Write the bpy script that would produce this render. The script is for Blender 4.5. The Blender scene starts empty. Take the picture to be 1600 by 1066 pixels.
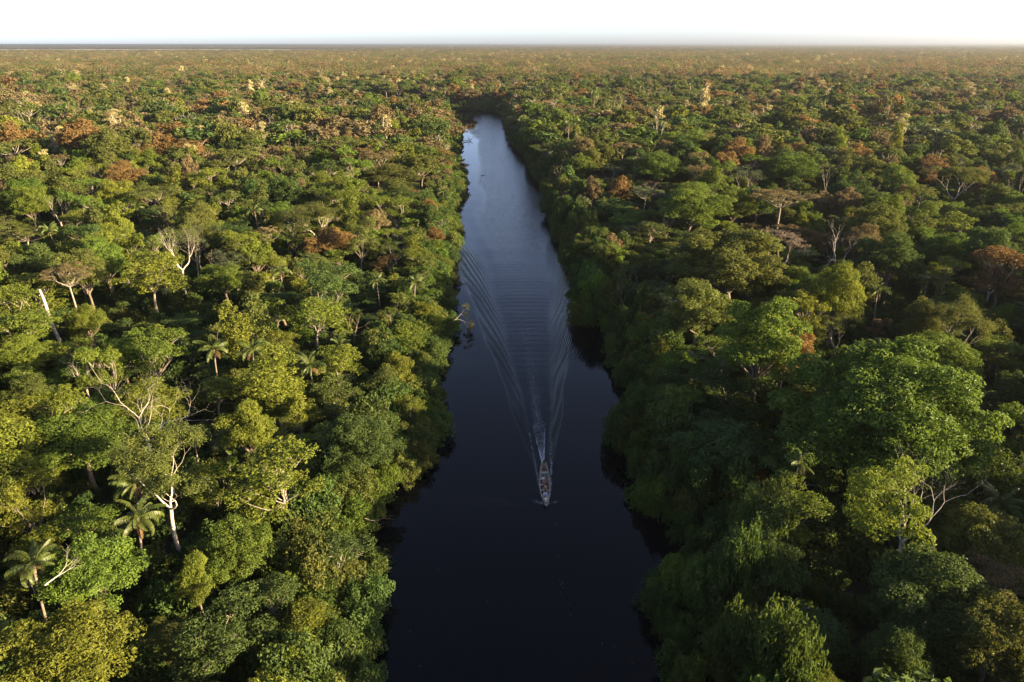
import bpy, math, random
import numpy as np
from mathutils import Vector, Matrix, Euler

# ------------------------------------------------------------------ camera, sky, sun, exposure
scene = bpy.context.scene
COL = scene.collection
CAM_H = 58.0
PITCH = math.radians(23.5)
cam_data = bpy.data.cameras.new("camera")
cam_data.sensor_width = 36.0
cam_data.lens = 24.0
cam_data.clip_start = 0.5
cam_data.clip_end = 120000.0
cam = bpy.data.objects.new("camera", cam_data)
cam.location = (0.0, 0.0, CAM_H)
cam.rotation_euler = (math.radians(90) - PITCH, 0.0, 0.0)
COL.objects.link(cam)
scene.camera = cam

SUN_EL = math.radians(14.3)
SUN_AZ = math.radians(106.0)          # clockwise from +Y (the way the camera looks): the sun stands to the right
world = bpy.data.worlds.new("World")
scene.world = world
world.use_nodes = True
wn, wl = world.node_tree.nodes, world.node_tree.links
bg = wn["Background"]
sky = wn.new("ShaderNodeTexSky")
sky.sky_type = 'NISHITA'
sky.sun_disc = False
sky.sun_elevation = SUN_EL
sky.sun_rotation = SUN_AZ
sky.altitude = 50
sky.air_density = 0.5
sky.dust_density = 1.25
sky.ozone_density = 1.0
whs = wn.new("ShaderNodeHueSaturation")           # camera white balance: a little less colour, a little warmer
whs.inputs['Saturation'].default_value = 0.90
wl.new(sky.outputs[0], whs.inputs['Color'])
wmx = wn.new("ShaderNodeMix"); wmx.data_type = 'RGBA'; wmx.blend_type = 'MULTIPLY'; wmx.inputs[0].default_value = 1.0
wmx.inputs[7].default_value = (1.02, 0.97, 1.0, 1)
wl.new(whs.outputs[0], wmx.inputs[6])
wl.new(wmx.outputs[2], bg.inputs[0])
bg.inputs[1].default_value = 0.074

sun_data = bpy.data.lights.new("sun", 'SUN')
sun_data.energy = 5.0
sun_data.angle = math.radians(0.6)
sun_data.color = (1.0, 0.79, 0.45)
sun = bpy.data.objects.new("sun", sun_data)
sdir = Vector((math.sin(SUN_AZ) * math.cos(SUN_EL), math.cos(SUN_AZ) * math.cos(SUN_EL), math.sin(SUN_EL)))
sun.rotation_euler = (-sdir).to_track_quat('-Z', 'Y').to_euler()
sun.location = (200, 0, 120)
COL.objects.link(sun)

scene.view_settings.view_transform = 'Standard'
scene.view_settings.look = 'None'
scene.view_settings.exposure = 2.6
scene.view_settings.gamma = 1.0
scene.view_settings.use_curve_mapping = False
scene.render.engine = 'CYCLES'
cy = scene.cycles
cy.max_bounces = 6
cy.diffuse_bounces = 4
cy.glossy_bounces = 3
cy.transmission_bounces = 3
cy.volume_bounces = 0
cy.transparent_max_bounces = 6
cy.caustics_reflective = False
cy.caustics_refractive = False

# ------------------------------------------------------------------ pixel <-> world helpers
FPX = 1600 * 24.0 / 36.0
CP, SP = math.cos(PITCH), math.sin(PITCH)

def ray(px, py):
    a, b = (px - 800) / FPX, -(py - 533) / FPX
    return np.array([a, CP + b * SP, -SP + b * CP])

def at(px, py, z=0.0):
    d = ray(px, py)
    t = (z - CAM_H) / d[2]
    return d * t + np.array([0, 0, CAM_H])

def proj(x, y, z):
    dz = z - CAM_H
    dep = y * CP - dz * SP
    up = y * SP + dz * CP
    dep = np.maximum(dep, 1e-3)
    return 800 + FPX * x / dep, 533 - FPX * up / dep, dep

def tag(o, label=None, cat=None, group=None, kind=None):
    if label: o["label"] = label
    if cat: o["category"] = cat
    if group: o["group"] = group
    if kind: o["kind"] = kind
    return o

# ------------------------------------------------------------------ mesh builder
class MB:
    """collects vertex and face blocks (numpy) with a material index and a per-vertex tint"""
    def __init__(self):
        self.v, self.f4, self.f3, self.t = [], [], [], []
        self.m4, self.m3 = [], []
        self.n = 0
    def add(self, v, f, mat=0, tint=0.5):
        v = np.asarray(v, float).reshape(-1, 3)
        f = np.asarray(f, int)
        if len(v) == 0 or len(f) == 0: return
        self.v.append(v)
        t = np.full(len(v), tint) if np.isscalar(tint) else np.asarray(tint, float)
        self.t.append(t)
        if f.shape[1] == 4:
            self.f4.append(f + self.n); self.m4.append(np.full(len(f), mat))
        else:
            self.f3.append(f + self.n); self.m3.append(np.full(len(f), mat))
        self.n += len(v)
    def merge(self, o, mat=None):
        for k, (v, t) in enumerate(zip(o.v, o.t)):
            self.v.append(v); self.t.append(t)
        for f, m in zip(o.f4, o.m4):
            self.f4.append(f + self.n); self.m4.append(m if mat is None else np.full(len(f), mat))
        for f, m in zip(o.f3, o.m3):
            self.f3.append(f + self.n); self.m3.append(m if mat is None else np.full(len(f), mat))
        self.n += o.n
    def mesh(self, name, mats, smooth=False):
        me = bpy.data.meshes.new(name)
        v = np.concatenate(self.v)
        f4 = np.concatenate(self.f4) if self.f4 else np.zeros((0, 4), int)
        f3 = np.concatenate(self.f3) if self.f3 else np.zeros((0, 3), int)
        nv, n4, n3 = len(v), len(f4), len(f3)
        me.vertices.add(nv)
        me.vertices.foreach_set("co", v.astype(np.float32).ravel())
        me.loops.add(n4 * 4 + n3 * 3)
        me.loops.foreach_set("vertex_index", np.concatenate([f4.ravel(), f3.ravel()]).astype(np.int32))
        me.polygons.add(n4 + n3)
        st = np.concatenate([np.arange(n4) * 4, n4 * 4 + np.arange(n3) * 3]).astype(np.int32)
        me.polygons.foreach_set("loop_start", st)
        mi = np.concatenate(self.m4 + self.m3).astype(np.int32)
        me.polygons.foreach_set("material_index", mi)
        me.polygons.foreach_set("use_smooth", np.full(n4 + n3, bool(smooth)))
        at_ = me.attributes.new("tint", 'FLOAT', 'POINT')
        at_.data.foreach_set("value", np.concatenate(self.t).astype(np.float32))
        for m in mats: me.materials.append(m)
        me.update(calc_edges=True)
        return me

def link(name, me, parent=None):
    o = bpy.data.objects.new(name, me)
    COL.objects.link(o)
    if parent is not None: o.parent = parent
    return o

def empty(name, loc=(0, 0, 0), rz=0.0):
    o = bpy.data.objects.new(name, None)
    o.empty_display_size = 0.5
    o.location = loc
    o.rotation_euler = (0, 0, rz)
    COL.objects.link(o)
    return o

def unit(a):
    return a / np.maximum(np.linalg.norm(a, axis=-1, keepdims=True), 1e-9)

def tube(mb, pts, rad, sides=6, mat=0, tint=0.5, cap=True):
    pts = np.asarray(pts, float); rad = np.asarray(rad, float)
    n = len(pts)
    tang = unit(np.gradient(pts, axis=0))
    ref = np.array([0.31, 0.95, 0.05])
    s = unit(np.cross(tang, ref)); u = np.cross(s, tang)
    a = np.linspace(0, 2 * np.pi, sides, endpoint=False)
    ring = pts[:, None, :] + rad[:, None, None] * (np.cos(a)[None, :, None] * s[:, None, :] + np.sin(a)[None, :, None] * u[:, None, :])
    v = ring.reshape(-1, 3)
    i, j = np.meshgrid(np.arange(n - 1), np.arange(sides), indexing='ij')
    j2 = (j + 1) % sides
    f = np.stack([i * sides + j, i * sides + j2, (i + 1) * sides + j2, (i + 1) * sides + j], -1).reshape(-1, 4)
    mb.add(v, f, mat, tint)
    if cap:
        c = v[-sides:]
        tip = pts[-1] + tang[-1] * rad[-1] * 0.7
        vv = np.vstack([c, tip])
        mb.add(vv, [[k, (k + 1) % sides, sides] for k in range(sides)], mat, tint)
        c0 = np.vstack([v[:sides], pts[0]])
        mb.add(c0, [[(k + 1) % sides, k, sides] for k in range(sides)], mat, tint)

def box(mb, c, d, mat=0, tint=0.5, rz=0.0):
    c = np.asarray(c, float); d = np.asarray(d, float) / 2
    s = np.array([[x, y, z] for z in (-1, 1) for y in (-1, 1) for x in (-1, 1)]) * d
    ca, sa = math.cos(rz), math.sin(rz)
    s = np.stack([s[:, 0] * ca - s[:, 1] * sa, s[:, 0] * sa + s[:, 1] * ca, s[:, 2]], -1) + c
    mb.add(s, [[0, 2, 3, 1], [4, 5, 7, 6], [0, 1, 5, 4], [2, 6, 7, 3], [0, 4, 6, 2], [1, 3, 7, 5]], mat, tint)

# ------------------------------------------------------------------ materials
def new_mat(name):
    m = bpy.data.materials.new(name)
    m.use_nodes = True
    nt = m.node_tree
    return m, nt, nt.nodes, nt.links, nt.nodes["Principled BSDF"], nt.nodes["Material Output"]

def leaf_mat(name, col, hue=0.03, val=0.5, trans=0.38, rough=0.55, tcol=None, spec=0.12):
    m, nt, N, L, P, out = new_mat(name)
    att = N.new("ShaderNodeAttribute"); att.attribute_name = "tint"
    oi = N.new("ShaderNodeObjectInfo")
    hs = N.new("ShaderNodeHueSaturation")
    hs.inputs['Color'].default_value = (*col, 1)
    # per-tree hue, per-leaf value and hue
    mh = N.new("ShaderNodeMath"); mh.operation = 'MULTIPLY_ADD'
    L.new(oi.outputs['Random'], mh.inputs[0]); mh.inputs[1].default_value = hue; mh.inputs[2].default_value = 0.5 - hue / 2
    mh2 = N.new("ShaderNodeMath"); mh2.operation = 'MULTIPLY_ADD'
    L.new(att.outputs['Fac'], mh2.inputs[0]); mh2.inputs[1].default_value = -hue * 0.7
    L.new(mh.outputs[0], mh2.inputs[2])
    mh3 = N.new("ShaderNodeMath"); mh3.operation = 'ADD'; L.new(mh2.outputs[0], mh3.inputs[0]); mh3.inputs[1].default_value = hue * 0.35
    L.new(mh3.outputs[0], hs.inputs['Hue'])
    mv = N.new("ShaderNodeMath"); mv.operation = 'MULTIPLY_ADD'
    L.new(att.outputs['Fac'], mv.inputs[0]); mv.inputs[1].default_value = val * 1.3; mv.inputs[2].default_value = 1 - val * 0.65
    w = N.new("ShaderNodeMath"); w.operation = 'MULTIPLY'; L.new(oi.outputs['Random'], w.inputs[0]); w.inputs[1].default_value = 7.31
    fr = N.new("ShaderNodeMath"); fr.operation = 'FRACT'; L.new(w.outputs[0], fr.inputs[0])
    mv2 = N.new("ShaderNodeMath"); mv2.operation = 'MULTIPLY_ADD'; L.new(fr.outputs[0], mv2.inputs[0]); mv2.inputs[1].default_value = 0.4; mv2.inputs[2].default_value = 0.8
    mv3 = N.new("ShaderNodeMath"); mv3.operation = 'MULTIPLY'; L.new(mv.outputs[0], mv3.inputs[0]); L.new(mv2.outputs[0], mv3.inputs[1])
    L.new(mv3.outputs[0], hs.inputs['Value'])
    L.new(hs.outputs[0], P.inputs['Base Color'])
    P.inputs['Roughness'].default_value = rough
    P.inputs['Specular IOR Level'].default_value = spec
    tr = N.new("ShaderNodeBsdfTranslucent")
    mx = N.new("ShaderNodeMix"); mx.data_type = 'RGBA'; mx.blend_type = 'MULTIPLY'; mx.inputs[0].default_value = 1.0
    L.new(hs.outputs[0], mx.inputs[6]); mx.inputs[7].default_value = tcol or (1.25, 1.15, 0.6, 1)
    L.new(mx.outputs[2], tr.inputs['Color'])
    ms = N.new("ShaderNodeMixShader"); ms.inputs[0].default_value = trans
    L.new(P.outputs[0], ms.inputs[1]); L.new(tr.outputs[0], ms.inputs[2])
    L.new(ms.outputs[0], out.inputs['Surface'])
    return m

def noise_mat(name, c1, c2, scale=4.0, rough=0.8, bump=0.3, spec=0.3, coord='Object', detail=6.0, bscale=None, stretch=None):
    m, nt, N, L, P, out = new_mat(name)
    tc = N.new("ShaderNodeTexCoord")
    src = tc.outputs[coord]
    if stretch:
        mp = N.new("ShaderNodeMapping"); mp.inputs['Scale'].default_value = stretch
        L.new(src, mp.inputs['Vector']); src = mp.outputs[0]
    n = N.new("ShaderNodeTexNoise"); n.inputs['Scale'].default_value = scale; n.inputs['Detail'].default_value = detail
    L.new(src, n.inputs['Vector'])
    cr = N.new("ShaderNodeValToRGB")
    cr.color_ramp.elements[0].position = 0.32; cr.color_ramp.elements[0].color = (*c1, 1)
    cr.color_ramp.elements[1].position = 0.68; cr.color_ramp.elements[1].color = (*c2, 1)
    L.new(n.outputs['Fac'], cr.inputs[0])
    L.new(cr.outputs[0], P.inputs['Base Color'])
    P.inputs['Roughness'].default_value = rough
    P.inputs['Specular IOR Level'].default_value = spec
    if bump:
        b = N.new("ShaderNodeBump"); b.inputs['Strength'].default_value = bump; b.inputs['Distance'].default_value = 0.05
        L.new(n.outputs['Fac'], b.inputs['Height']); L.new(b.outputs[0], P.inputs['Normal'])
    return m

M = {}
M['yellowgreen'] = leaf_mat('leaf_yellow_green', (0.116, 0.138, 0.020), hue=0.03)
M['bright'] = leaf_mat('leaf_bright_green', (0.084, 0.124, 0.020), hue=0.03)
M['deep'] = leaf_mat('leaf_deep_green', (0.055, 0.084, 0.022), hue=0.03)
M['olive'] = leaf_mat('leaf_olive', (0.085, 0.100, 0.024), hue=0.03)
M['greygreen'] = leaf_mat('leaf_grey_green', (0.080, 0.098, 0.048), hue=0.03, trans=0.25)
M['rust'] = leaf_mat('leaf_rust', (0.165, 0.105, 0.038), hue=0.012, tcol=(1.15, 1.0, 0.7, 1))
M['tan'] = leaf_mat('leaf_tan', (0.140, 0.112, 0.054), hue=0.02, tcol=(1.2, 1.0, 0.7, 1))
M['cream'] = leaf_mat('blossom_cream', (0.34, 0.29, 0.14), hue=0.012, val=0.4, trans=0.3, tcol=(1.0, 0.97, 0.7, 1))
M['shrub'] = leaf_mat('leaf_riverside', (0.056, 0.090, 0.023), hue=0.03, val=0.6)
M['palmleaf'] = leaf_mat('leaf_palm', (0.070, 0.092, 0.020), hue=0.03, rough=0.45, spec=0.3)
M['deadfrond'] = leaf_mat('leaf_dead_frond', (0.13, 0.082, 0.042), hue=0.015, tcol=(1.1, 1.0, 0.8, 1))
M['twig'] = leaf_mat('twig_haze', (0.17, 0.125, 0.085), hue=0.02, trans=0.1, tcol=(1, 1, 1, 1))
M['bark'] = noise_mat('bark_grey', (0.11, 0.09, 0.07), (0.25, 0.21, 0.17), 2.5, 0.85, 0.5, stretch=(3, 3, 0.6))
M['palebark'] = noise_mat('bark_pale', (0.27, 0.22, 0.18), (0.46, 0.40, 0.34), 2.0, 0.8, 0.5, stretch=(3, 3, 0.5))
M['deadwood'] = noise_mat('dead_wood', (0.30, 0.255, 0.22), (0.50, 0.44, 0.385), 2.0, 0.8, 0.4, stretch=(3, 3, 0.5))
M['palmbark'] = noise_mat('palm_bark', (0.09, 0.07, 0.055), (0.20, 0.16, 0.125), 3.0, 0.9, 0.5, stretch=(1, 1, 5))
M['darkbark'] = noise_mat('bark_dark', (0.06, 0.045, 0.035), (0.17, 0.13, 0.10), 2.5, 0.9, 0.5, stretch=(3, 3, 0.6))

LEAFWORD = {'yellowgreen': 'yellow-green', 'bright': 'bright green', 'deep': 'deep green', 'olive': 'olive', 'greygreen': 'grey-green',
            'rust': 'rust-brown', 'tan': 'tan', 'cream': 'cream', 'twig': 'grey-brown', 'shrub': 'dark green'}

# ------------------------------------------------------------------ river outline (visible edges traced, then at their real place on the ground)
LPX = [(613, 1066), (613, 1000), (603, 930), (611, 903), (600, 880), (578, 855), (562, 842), (606, 803), (618, 780), (622, 757), (660, 733), (690, 710), (690, 660), (690, 615),
       (697, 560), (706, 515), (712, 490), (706, 470), (708, 445), (709, 420), (720, 388), (716, 355), (716, 320), (730, 293), (727, 278), (715, 263), (720, 227), (720, 200)]
RPX = [(1030, 1066), (1048, 1027), (1034, 993), (1016, 950), (1027, 910), (1055, 877), (1060, 843), (1034, 817), (975, 773), (980, 730), (958, 695), (955, 665), (980, 608),
       (960, 568), (950, 528), (893, 500), (891, 478), (893, 445), (880, 412), (876, 378), (855, 355), (851, 317), (852, 297), (830, 273), (820, 247), (800, 227), (790, 200), (786, 182)]
LB = np.array([at(x, y, 1.0)[:2] for x, y in LPX])
RB = np.array([at(x, y, 1.0)[:2] for x, y in RPX])
LB = np.vstack([[LB[0][0] - 1, -60], [LB[0][0], 20], LB, [-48, 585], [-75, 608], [-230, 640]])
RB = np.vstack([[RB[0][0] + 1, -60], [RB[0][0], 20], RB, [-14, 660], [-40, 685], [-230, 705]])
POLY = np.vstack([LB, RB[::-1]])

def river_sd(x, y):
    """signed distance to the visible river edge: negative on the water"""
    p = np.stack([np.ravel(x), np.ravel(y)], -1)
    out = np.full(len(p), 1e9); inside = np.zeros(len(p), bool)
    n = len(POLY)
    for i in range(n):
        a, b = POLY[i], POLY[(i + 1) % n]
        ab = b - a
        t = np.clip(((p - a) @ ab) / max(ab @ ab, 1e-9), 0, 1)
        d = np.linalg.norm(p - a - t[:, None] * ab, axis=1)
        out = np.minimum(out, d)
        c = ((a[1] > p[:, 1]) != (b[1] > p[:, 1]))
        xi = a[0] + (p[:, 1] - a[1]) * ab[0] / (ab[1] if abs(ab[1]) > 1e-9 else 1e-9)
        inside ^= c & (p[:, 0] < xi)
    return np.where(inside, -out, out).reshape(np.shape(x))

def bank_x(B, y):
    o = np.argsort(B[:, 1])
    return np.interp(y, B[o, 1], B[o, 0])

# ------------------------------------------------------------------ terrain
def axis(*segs):
    return np.unique(np.concatenate([np.asarray(s, float) for s in segs]))

def grid_mesh(xs, ys, zf, name, mat, smooth=True, tint=None):
    X, Y = np.meshgrid(xs, ys)
    Z = zf(X, Y)
    nx, ny = len(xs), len(ys)
    i, j = np.meshgrid(np.arange(ny - 1), np.arange(nx - 1), indexing='ij')
    f = np.stack([i * nx + j, i * nx + j + 1, (i + 1) * nx + j + 1, (i + 1) * nx + j], -1).reshape(-1, 4)
    mb = MB()
    mb.add(np.stack([X, Y, Z], -1).reshape(-1, 3), f, 0, 0.5 if tint is None else tint(X, Y).ravel())
    return mb.mesh(name, [mat], smooth)

def terrain_z(X, Y):
    sd = np.full(X.shape, 300.0)
    near = (X > -320) & (X < 160) & (Y > -120) & (Y < 820)
    sd[near] = river_sd(X[near], Y[near])
    s = np.clip((sd - 0.5) / 7.0, 0, 1); s = s * s * (3 - 2 * s)
    z = -2.0 + 3.2 * s
    z = z + np.where(sd > 6, 0.5 * np.sin(X * 0.031) * np.cos(Y * 0.027), 0)
    return z

def geo(a, b, n):
    return np.geomspace(a, b, n)
mat_soil = noise_mat('forest_floor', (0.016, 0.017, 0.008), (0.036, 0.038, 0.015), 0.35, 0.95, 0.4)
xs = axis(-geo(320, 45000, 26), np.arange(-320, -60, 10), np.arange(-60, 60, 2.5), np.arange(60, 320, 10), geo(320, 45000, 26))
ys = axis(-geo(100, 6000, 8), np.arange(-100, 40, 10), np.arange(40, 720, 3.5), geo(720, 45000, 40))
terrain = link('terrain', grid_mesh(xs, ys, terrain_z, 'terrain', mat_soil))
tag(terrain, kind='structure')

# pale open savanna far away on the left
mat_sav = noise_mat('dry_grassland', (0.26, 0.22, 0.13), (0.40, 0.34, 0.21), 0.004, 0.95, 0)
SAV = [(-6900, 4300), (-4200, 4500), (-1700, 5100), (-900, 6600), (-1500, 8600), (-4300, 9300), (-8200, 9000), (-9800, 6800), (-9200, 4900)]
mb = MB()
sv = np.array([(x, y, 1.9) for x, y in SAV]); c = sv.mean(0)
vv = np.vstack([sv, c])
mb.add(vv, [[k, (k + 1) % len(SAV), len(SAV)] for k in range(len(SAV))])
sav = link('savanna_field', mb.mesh('savanna_field', [mat_sav]))
tag(sav, kind='structure')

def in_poly(P, x, y):
    inside = np.zeros(np.shape(x), bool)
    for i in range(len(P)):
        a, b = P[i], P[(i + 1) % len(P)]
        cnd = ((a[1] > y) != (b[1] > y))
        xi = a[0] + (y - a[1]) * (b[0] - a[0]) / ((b[1] - a[1]) or 1e-9)
        inside ^= cnd & (x < xi)
    return inside

# ------------------------------------------------------------------ water with the boat's wake as real waves
BOAT = np.array([4.70, 81.7])          # middle of the hull; the bow points at the camera
BOW_Y, STERN_Y = BOAT[1] - 5.0, BOAT[1] + 5.0
K0 = 9.81 / 4.7 ** 2
rng_w = np.random.default_rng(5)

def track_x(s):
    return BOAT[0] - 0.028 * np.maximum(s - 10, 0) + 0.10 * np.sin(np.maximum(s - 10, 0) * 0.05)

def water_z(X, Y):
    s = Y - BOW_Y
    lat = np.abs(X - track_x(s) + 0.22 * np.sin(0.21 * Y + 0.3 * X) + 0.15 * np.sin(0.37 * X - 0.11 * Y + 1.0))
    left = X < track_x(s)
    sp = np.maximum(s, 0.3)
    t = np.clip(lat / sp, 0.02, 0.3535)
    q = np.sqrt(np.maximum(1 - 8 * t * t, 0))
    tn = (1 + q) / (4 * t)
    k = K0 * (1 + tn * tn)
    cth = 1 / np.sqrt(1 + tn * tn); sth = tn * cth
    ph = k * (s * cth + lat * sth)
    win = 1 / (1 + np.exp((k - 4.5) / 0.6)) * np.clip((k - 1.5) / 1.3, 0, 1)
    valid = (s > 1) & (lat < 0.345 * s)
    edge = np.clip((0.345 * s - lat) / (0.05 * sp + 0.5), 0, 1)
    slope = 0.16 * (1 - 0.8 * np.clip((t - 0.16) / 0.10, 0, 1)) * (14.0 / np.maximum(s, 14)) ** 0.30
    # wave groups: some crests stand out
    grp = 0.78 + 0.22 * np.cos(ph * 0.21 + 0.5)
    z = np.where(valid, slope / k * np.cos(ph) * win * edge * grp, 0) * np.where(left, 1.0, 0.8)
    # long transverse waves behind the boat
    z += np.where(s > 14, 0.010 * np.cos(K0 * s) * np.exp(-(lat / (0.16 * sp + 1)) ** 2) * np.clip((s - 14) / 10, 0, 1), 0)
    z += np.where(s > 20, 0.006 * np.cos(2.4 * s + 0.02 * lat ** 2) * np.exp(-(lat / (0.10 * sp + 1)) ** 2) * np.clip((s - 20) / 20, 0, 1) * np.clip((160 - s) / 50, 0, 1), 0)
    # short crests in the churned trail
    near = (s > 10) & (s < 95)
    arc = np.cos(7.2 * (s - 0.10 * lat ** 2) + 2.0 * np.sin(s * 0.9) + 1.3 * np.sin(lat * 3.1))
    z += np.where(near, 0.010 * arc * np.exp(-(lat / (0.6 + 0.045 * (sp - 10))) ** 4) * np.clip((s - 10) / 5, 0, 1) * np.exp(-np.maximum(s - 30, 0) / 28.0), 0)
    # ridges thrown off the bow
    for off, wdt, amp in ((0.60, 0.16, 0.10), (1.15, 0.24, 0.05)):
        lc = off * (1 - np.exp(-np.maximum(s, 0) / 1.6)) * 1.05 + 0.062 * np.maximum(s - 1, 0)
        z += np.where(s > 0, amp * np.exp(-((lat - lc) / wdt) ** 2) * np.exp(-np.maximum(s - 3, 0) / 26.0) * np.clip(s / 0.8, 0, 1), 0)
    return z

def churn(X, Y):
    s = Y - BOW_Y
    lat = np.abs(X - track_x(s))
    a = np.where((s > 9.7), np.exp(-(lat / (0.30 + 0.045 * np.maximum(s - 10, 0) ** 0.95)) ** 4) * np.exp(-np.maximum(s - 22, 0) / 34.0), 0)
    return np.clip(a * 0.6, 0, 1)

m, nt, N, L, P, out = new_mat('black_water')
P.inputs['Base Color'].default_value = (0.0008, 0.0011, 0.0022, 1)
P.inputs['IOR'].default_value = 1.333
P.inputs['Roughness'].default_value = 0.03
P.inputs['Specular IOR Level'].default_value = 0.20
geo_n = N.new("ShaderNodeNewGeometry")
sepx = N.new("ShaderNodeSeparateXYZ"); L.new(geo_n.outputs['Position'], sepx.inputs[0])
# wind ruffled water further up the river, with a calm lee along the left bank
mapw = N.new("ShaderNodeMapping"); mapw.inputs['Scale'].default_value = (0.05, 0.016, 1)
L.new(geo_n.outputs['Position'], mapw.inputs[0])
nz = N.new("ShaderNodeTexNoise"); nz.inputs['Scale'].default_value = 1.0; nz.inputs['Detail'].default_value = 4
L.new(mapw.outputs[0], nz.inputs['Vector'])
# lee line: x + 0.066*y + noise
ma = N.new("ShaderNodeMath"); ma.operation = 'MULTIPLY_ADD'; L.new(sepx.outputs[1], ma.inputs[0]); ma.inputs[1].default_value = 0.0545; L.new(sepx.outputs[0], ma.inputs[2])
mb_ = N.new("ShaderNodeMath"); mb_.operation = 'MULTIPLY_ADD'; L.new(nz.outputs['Fac'], mb_.inputs[0]); mb_.inputs[1].default_value = 22.0; L.new(ma.outputs[0], mb_.inputs[2])
lee = N.new("ShaderNodeMapRange"); lee.inputs['From Min'].default_value = 11.0; lee.inputs['From Max'].default_value = 15.5; L.new(mb_.outputs[0], lee.inputs['Value'])
dist = N.new("ShaderNodeMapRange"); dist.inputs['From Min'].default_value = 120; dist.inputs['From Max'].default_value = 230; dist.inputs['To Min'].default_value = 0.10; L.new(sepx.outputs[1], dist.inputs['Value'])
am = N.new("ShaderNodeMath"); am.operation = 'MULTIPLY'; L.new(lee.outputs[0], am.inputs[0]); L.new(dist.outputs[0], am.inputs[1])
mapr = N.new("ShaderNodeMapping"); mapr.inputs['Scale'].default_value = (0.9, 1.9, 1)
L.new(geo_n.outputs['Position'], mapr.inputs[0])
rip = N.new("ShaderNodeTexNoise"); rip.inputs['Scale'].default_value = 0.9; rip.inputs['Detail'].default_value = 3; rip.inputs['Roughness'].default_value = 0.55
L.new(mapr.outputs[0], rip.inputs['Vector'])
b1 = N.new("ShaderNodeBump"); b1.inputs['Distance'].default_value = 0.11
L.new(rip.outputs['Fac'], b1.inputs['Height']); L.new(am.outputs[0], b1.inputs['Strength'])
att = N.new("ShaderNodeAttribute"); att.attribute_name = "tint"
chn = N.new("ShaderNodeTexNoise"); chn.inputs['Scale'].default_value = 2.6; chn.inputs['Detail'].default_value = 4
L.new(geo_n.outputs['Position'], chn.inputs['Vector'])
b2 = N.new("ShaderNodeBump"); b2.inputs['Distance'].default_value = 0.16
L.new(chn.outputs['Fac'], b2.inputs['Height']); L.new(att.outputs['Fac'], b2.inputs['Strength']); L.new(b1.outputs[0], b2.inputs['Normal'])
# short diverging wake waves (the same wave pattern as in the mesh, below its resolution)
class X_:
    def __init__(self, sock): self.s = sock
    @staticmethod
    def op(o, *a, clamp=False):
        nd = N.new("ShaderNodeMath"); nd.operation = o; nd.use_clamp = clamp
        for i, q in enumerate(a):
            if isinstance(q, X_): L.new(q.s, nd.inputs[i])
            else: nd.inputs[i].default_value = q
        return X_(nd.outputs[0])
    def __add__(self, o): return X_.op('ADD', self, o)
    def __radd__(self, o): return X_.op('ADD', o, self)
    def __sub__(self, o): return X_.op('SUBTRACT', self, o)
    def __rsub__(self, o): return X_.op('SUBTRACT', o, self)
    def __mul__(self, o): return X_.op('MULTIPLY', self, o)
    def __rmul__(self, o): return X_.op('MULTIPLY', o, self)
    def __truediv__(self, o): return X_.op('DIVIDE', self, o)
    def __rtruediv__(self, o): return X_.op('DIVIDE', o, self)
def ramp01(x, a, b):
    return X_.op('MULTIPLY', (x - a), 1.0 / (b - a), clamp=True)
gx_s, gy_s = X_(sepx.outputs[0]), X_(sepx.outputs[1])
sW = gy_s - BOW_Y
back = X_.op('MAXIMUM', sW - 10.0, 0.0)
trk = BOAT[0] - 0.028 * back + 0.10 * X_.op('SINE', back * 0.05)
latW = X_.op('ABSOLUTE', gx_s - trk + 0.22 * X_.op('SINE', 0.21 * gy_s + 0.3 * gx_s) + 0.15 * X_.op('SINE', 0.37 * gx_s - 0.11 * gy_s + 1.0))
sP = X_.op('MAXIMUM', sW, 1.0)
tW = X_.op('MINIMUM', X_.op('MAXIMUM', latW / sP, 0.02), 0.35)
qW = X_.op('SQRT', X_.op('MAXIMUM', 1.0 - 8.0 * tW * tW, 0.0))
tn = (1.0 + qW) / (4.0 * tW)
kW = K0 * (1.0 + tn * tn)
phW = kW * (sW + latW * tn) / X_.op('SQRT', 1.0 + tn * tn)
winW = ramp01(kW, 3.9, 5.2) * ramp01(kW, 26.0, 10.0) * ramp01(sW, 8.0, 16.0) * ramp01(sW, 190.0, 110.0)
grpW = 0.78 + 0.22 * X_.op('COSINE', phW * 0.21 + 0.5)
slopeW = 0.40 * X_.op('POWER', 14.0 / X_.op('MAXIMUM', sW, 14.0), 0.30)
hW = slopeW / kW * X_.op('COSINE', phW) * winW * grpW
b3 = N.new("ShaderNodeBump"); b3.inputs['Distance'].default_value = 1.0; b3.inputs['Strength'].default_value = 1.0
L.new(hW.s, b3.inputs['Height']); L.new(b2.outputs[0], b3.inputs['Normal'])
L.new(b3.outputs[0], P.inputs['Normal'])
mat_water = m
xs = axis(np.arange(-240, -60, 12), np.arange(-60, -19, 3), np.arange(-19, 20, 0.21), np.arange(20, 40, 3))
ys = axis(np.arange(-70, 70, 6), np.arange(70, 76, 1.0), np.arange(76, 205, 0.24), np.arange(205, 300, 2.0), np.arange(300, 740, 8))
water = link('river_water', grid_mesh(xs, ys, water_z, 'river_water', mat_water, True, churn))
tag(water, kind='structure')

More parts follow.
